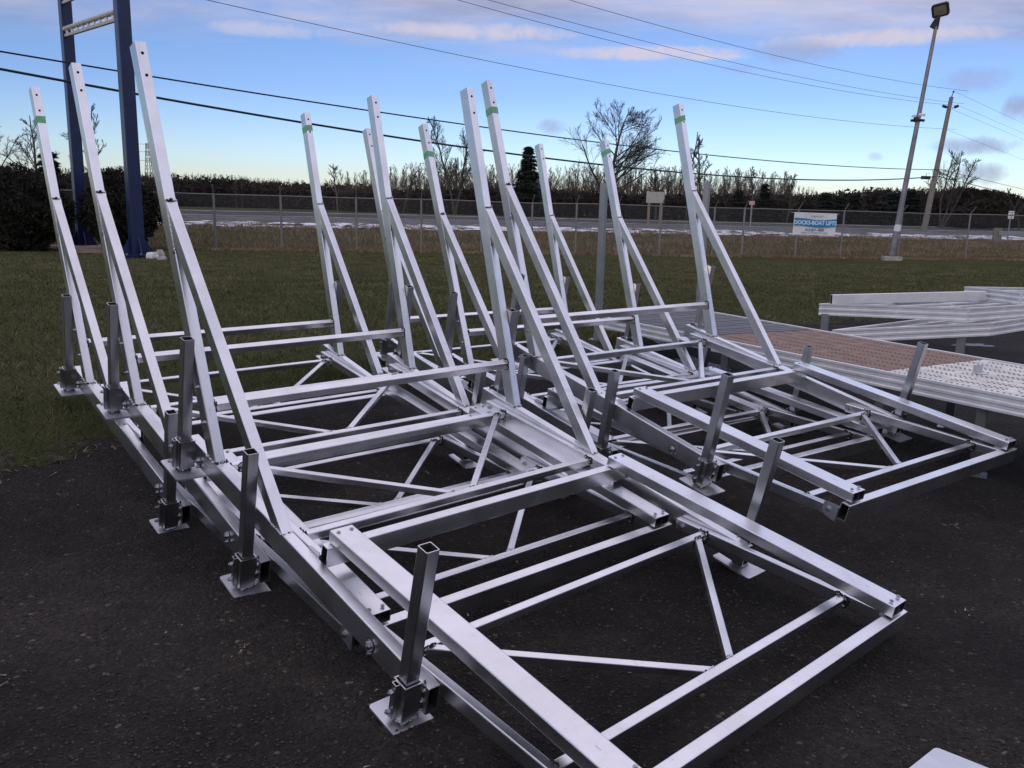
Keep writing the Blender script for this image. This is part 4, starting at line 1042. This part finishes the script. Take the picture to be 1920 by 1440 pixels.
# straw litter along the asphalt edge and bits on the yard
def litter(name,pts,l0,l1,mat,label,seed):
    g=np.random.default_rng(seed);n=len(pts);a=g.random(n)*6.283;l=g.uniform(l0,l1,n); z=terrain(pts[:,0],pts[:,1])+.008
    B=np.column_stack([pts,z]);d_=np.column_stack([np.cos(a),np.sin(a),g.normal(size=n)*.25])*l[:,None];w_=np.column_stack([-np.sin(a),np.cos(a),np.zeros(n)])*(.0022+.0026*g.random(n))[:,None]
    V=np.concatenate([B-w_,B+w_,B+d_+[0,0,.004]]);i=np.arange(n);o=npmesh(name,V,np.stack([i,i+n,i+2*n],1),mat);return tag(o,label,'litter',kind='stuff')
n=60000;pts=np.column_stack([g.uniform(-7,7,n),g.uniform(1.5,13,n)]);e=edge_d(pts[:,0],pts[:,1]);pts=pts[(np.abs(e+.03)<.02+.16*g.random(n)**2)];
litter('straw_litter',pts,.02,.08,'litter','pale straw and leaf litter along the edge of the asphalt',8)
n=26;c=np.column_stack([g.uniform(-3,4,n),g.uniform(1.6,6,n)]);pts=c.repeat(5,0)+g.normal(size=(n*5,2))*.03;pts=pts[edge_d(pts[:,0],pts[:,1])<-.1]
litter('grass_clippings',pts,.008,.035,'straw','stray bits of dry grass on the asphalt',9)
n=110000; d=1.0+5.5*g.random(n)**.9; ax_=g.uniform(-.8,.8,n); pts=np.column_stack([ax_*d,d]); 
fld=np.sin(pts[:,0]*2.1+.5)*np.sin(pts[:,1]*2.7)+.6*np.sin(pts[:,0]*5.3+pts[:,1]*3.1); keep=(g.random(n)<np.clip(.40+.45*fld+.25*(pts[:,0]<-.2)*(pts[:,1]<2.6),.10,1))&(edge_d(pts[:,0],pts[:,1])<-.05); pts=pts[keep]
def pebbles(name,pts,s0,s1,mat,label,seed):
    g=np.random.default_rng(seed);n=len(pts);s=s0+(s1-s0)*g.random(n)**3.2; C=np.column_stack([pts,terrain(pts[:,0],pts[:,1])+.005+s*.12])
    k=np.array([[1,0,0],[0,1,0],[-1,0,0],[0,-1,0],[0,0,.6],[0,0,-.6]]);V=[]
    a=g.random(n)*6.283;ca,sa=np.cos(a),np.sin(a);el=g.uniform(.6,1.1,n)
    for q in k: V.append(C+np.column_stack([(q[0]*ca-q[1]*sa*el)*s,(q[0]*sa+q[1]*ca*el)*s,q[2]*s+g.normal(size=n)*s*.1]))
    V=np.concatenate(V);i=np.arange(n);F_=[]
    for j in range(4):
        m_=(j+1)%4; F_.append(np.stack([i+j*n,i+m_*n,i+4*n],1));F_.append(np.stack([i+m_*n,i+j*n,i+5*n],1))
    o=npmesh(name,V,np.concatenate(F_),mat);return tag(o,label,'gravel',kind='stuff')
M['pebble']=leafy('pebbles',[(.3,(.028,.026,.024)),(.55,(.055,.052,.048)),(.72,(.10,.095,.088)),(.82,(.30,.29,.27))],40)
pebbles('loose_gravel',pts,.0017,.0078,'pebble','small loose stones scattered over the dark asphalt',10)
# frost / meltwater patches
def patch(name,x,y,rx,ry,rot,seed,label,mat='frost',dens=1.):
    r_=random.Random(seed);vs=[(0,0,0)];n=40
    for i in range(n):
        a=6.283*i/n;k=1+.25*math.sin(3*a+seed)+.15*math.sin(7*a+seed*2)+r_.uniform(-.12,.12); vs.append((rx*k*math.cos(a),ry*k*math.sin(a),0))
    c,s=math.cos(rot),math.sin(rot); vs=[(x+a*c-b*s,y+a*s+b*c,0) for a,b,_ in vs]; vs=[(a,b,tz(a,b)+.009) for a,b,_ in vs]
    o=raw(name,vs,[(0,1+i,1+(i+1)%n) for i in range(n)],mat); return tag(o,kind='structure')
def frost_mat():
    m,nt,b=new_mat('frost_patch'); g_=N(nt,'ShaderNodeNewGeometry'); n_=noise(nt,g_.outputs['Position'],70,8,.85); r_=ramp(nt,[(.42,(0,0,0)),(.60,(.85,.85,.85))]); L(nt,n_.outputs[0],r_.inputs[0])
    b.inputs['Base Color'].default_value=(.62,.64,.70,1); b.inputs['Roughness'].default_value=.6; L(nt,r_.outputs[0],b.inputs['Alpha']); return m
M['frostp']=frost_mat()
patch('frost_patch',1.6,9.05,.50,.36,.4,1,'','frostp'); patch('frost_patch',1.95,8.05,.42,.24,-.5,2,'','frostp')
m_,nt_,b_=new_mat('wet_asphalt'); b_.inputs['Base Color'].default_value=(.05,.05,.05,1); b_.inputs['Roughness'].default_value=.4; M['puddle']=m_
patch('puddle',5.9,10.7,.30,.07,.3,4,'','puddle'); patch('puddle',6.6,12.2,.5,.15,.3,6,'','puddle')

# ------------------------------------------------------------------ shop added out of view: dark reflection for tube faces, blocks some sun
bl=empty('added_shop_building',(1,-7.5,tz(1,-7.5))); tag(bl,'unseen long low shop with grey siding, added behind the camera for dark reflections','building')
M['siding']=simple('grey_siding',(.13,.125,.115),.7,0,2,.15); M['roofing']=simple('dark_roofing',(.05,.05,.05),.9); M['winglass']=simple('window_glass',(.03,.035,.04),.1,0,1,.2,0,.6)
m=MB(); m.box((-14,-9,0),(15,0,4.6),'siding',.02)
for i in range(22): m.box((-14.03,.0,.2+i*.2),(15.03,.012,.385+i*.2),'siding',.003)
m.build('wall',bl); m=MB(); m.box((-14.4,-9.4,4.6),(15.4,.5,4.85),'roofing',.02); m.build('roof',bl)
for x in (-10,-5.5,4,8.5,12):
    m=MB(); m.box((x-.9,.013,1.0),(x+.9,.06,2.4),'whitepl',.005); f_=m.build('window',bl); m=MB(); m.box((x-.82,.061,1.08),(x+.82,.07,2.32),'winglass',.002); m.build('pane',f_)
m=MB(); m.box((-.6,.013,0),(.5,.07,2.15),'navy',.005); d_=m.build('door',bl); m=MB(); m.cyl((.38,.07,1.0),(.38,.14,1.0),.03,mat='bolt'); m.build('handle',d_)

# ------------------------------------------------------------------ sky and light
w=bpy.data.worlds.new('World'); sc.world=w; w.use_nodes=True; nt=w.node_tree; bg=nt.nodes['Background']
SUN_EL=R(15);SUN_AZ=R(-160)      # low sun, left and a little behind the camera
sky=N(nt,'ShaderNodeTexSky',sky_type='NISHITA'); sky.sun_disc=False; sky.sun_elevation=SUN_EL; sky.sun_rotation=SUN_AZ
sky.air_density=1.0; sky.dust_density=.6; sky.ozone_density=2.2; sky.altitude=100
tc=N(nt,'ShaderNodeTexCoord'); nv=N(nt,'ShaderNodeVectorMath',operation='NORMALIZE'); L(nt,tc.outputs['Generated'],nv.inputs[0])
sp=N(nt,'ShaderNodeSeparateXYZ'); L(nt,nv.outputs[0],sp.inputs[0])
el=sp.outputs[2]
# grade of the clear sky with height
gr=ramp(nt,[(0,(1,1,1)),(1,(1,1,1))])
SKY_GRADE=ramp(nt,[(.0,(.475,.46,.565)),(.026,(.462,.462,.565)),(.061,(.42,.45,.59)),(.13,(.315,.355,.535)),(.156,(.315,.35,.51)),(.22,(.29,.34,.50)),(.36,(.72,.80,.92)),(1,(.80,.82,.93))]); L(nt,el,SKY_GRADE.inputs[0])
skyc=mixc(nt,1,mixc(nt,1,sky.outputs[0],(2,2,2),'MULTIPLY'),SKY_GRADE.outputs[0],'MULTIPLY')
# cloud plane coordinates
zc=math_(nt,'ADD',math_(nt,'MAXIMUM',el,0),.06)
cx=math_(nt,'DIVIDE',sp.outputs[0],zc);cy=math_(nt,'DIVIDE',sp.outputs[1],zc)
cv=N(nt,'ShaderNodeCombineXYZ'); L(nt,cx,cv.inputs[0]);L(nt,cy,cv.inputs[1])
c1=noise(nt,mapping(nt,cv.outputs[0],(.30,.62,1),(2.3,.6,0),(0,0,R(-14))),1.0,12,.60,.38)
hi=ramp(nt,[(.148,(0,0,0)),(.20,(1,1,1))]); L(nt,el,hi.inputs[0])
cf=ramp(nt,[(.40,(0,0,0)),(.58,(1,1,1))]); L(nt,c1.outputs[0],cf.inputs[0])
hi2=ramp(nt,[(.25,(0,0,0)),(.42,(.85,.85,.85))]); L(nt,el,hi2.inputs[0])
cover=math_(nt,'MAXIMUM',math_(nt,'MULTIPLY',cf.outputs[0],hi.outputs[0]),hi2.outputs[0])
c2=noise(nt,mapping(nt,cv.outputs[0],(.7,1.2,1),(5,1,0)),1.3,6,.6)
ccol=ramp(nt,[(.36,(.46,.48,.68)),(.62,(.92,.84,.97))]); L(nt,c2.outputs[0],ccol.inputs[0])
CLOUD_GAIN=1.0
def puff(az,elv,ra,re,seedv,dens):
    "soft elliptical cloud at a fixed direction in the sky"
    d=V3((math.sin(R(az))*math.cos(R(elv)),math.cos(R(az))*math.cos(R(elv)),math.sin(R(elv)))); rt_=V3((math.cos(R(az)),-math.sin(R(az)),0)); u_=rt_.cross(d)
    def dot(v):
        n_=N(nt,'ShaderNodeVectorMath',operation='DOT_PRODUCT'); L(nt,nv.outputs[0],n_.inputs[0]); n_.inputs[1].default_value=v; return n_.outputs['Value']
    a=math_(nt,'DIVIDE',dot(rt_),math.sin(R(ra)));b=math_(nt,'DIVIDE',dot(u_),math.sin(R(re)))
    q=math_(nt,'ADD',math_(nt,'MULTIPLY',a,a),math_(nt,'MULTIPLY',b,b)); f=math_(nt,'SUBTRACT',1,q)
    nn=noise(nt,nv.outputs[0],26+seedv,10,.68,.6); f=math_(nt,'ADD',f,math_(nt,'MULTIPLY',math_(nt,'SUBTRACT',nn.outputs[0],.5),2.2))
    return math_(nt,'MULTIPLY',math_(nt,'MULTIPLY',f,1.1,clamp=True),math_(nt,'MULTIPLY',math_(nt,'GREATER_THAN',dot(d),0),dens))
pf=None
for a_ in ((2.3,5.55,1.1,.55,0,.55),(17.4,10.0,3.0,.8,3,.5),(27.2,8.1,2.0,.8,1,.45),(30.2,6.6,1.6,1.0,2,.9),(27.6,4.45,2.6,.6,4,.75),(28.2,2.9,1.5,.7,5,.7),(22.3,3.9,.5,.3,6,.35),(14,9.1,1.2,.35,7,.3)):
    v=puff(*a_); pf=v if pf is None else math_(nt,'MAXIMUM',pf,v)
hg=ramp(nt,[(.24,(.45,.45,.45)),(.42,(.87,.84,.81))]); L(nt,el,hg.inputs[0])
s1_=mixc(nt,math_(nt,'MULTIPLY',cover,.9),skyc,mixc(nt,1,mixc(nt,1,ccol.outputs[0],(11,11,11),'MULTIPLY'),hg.outputs[0],'MULTIPLY'))
st_=None
for a_ in ((-3,11.2,7,.55,8,.8),(8,10.1,6,.5,9,.85),(12.3,9.85,2.2,.28,10,.9),(22,10.6,7,.55,11,.8),(-16,10.6,4,.5,12,.5)):
    v=puff(*a_); st_=v if st_ is None else math_(nt,'MAXIMUM',st_,v)
s15_=mixc(nt,st_,s1_,(4.6,4.2,4.9))
s2_=mixc(nt,pf,s15_,(2.2,2.45,3.6))
L(nt,s2_,bg.inputs[0]); bg.inputs[1].default_value=.15
sd=bpy.data.lights.new('sun','SUN'); sd.energy=.5; sd.angle=R(20); sd.color=(1,.86,.74)
so=bpy.data.objects.new('sun',sd); COL.objects.link(so)
sv=V3((math.sin(SUN_AZ)*math.cos(SUN_EL),math.cos(SUN_AZ)*math.cos(SUN_EL),math.sin(SUN_EL))); so.rotation_euler=sv.to_track_quat('Z','Y').to_euler()
sc.view_settings.view_transform='Standard'; sc.view_settings.look='None'; sc.view_settings.exposure=0; sc.view_settings.gamma=1
sc.cycles.max_bounces=8; sc.cycles.transparent_max_bounces=12; sc.cycles.sample_clamp_indirect=6
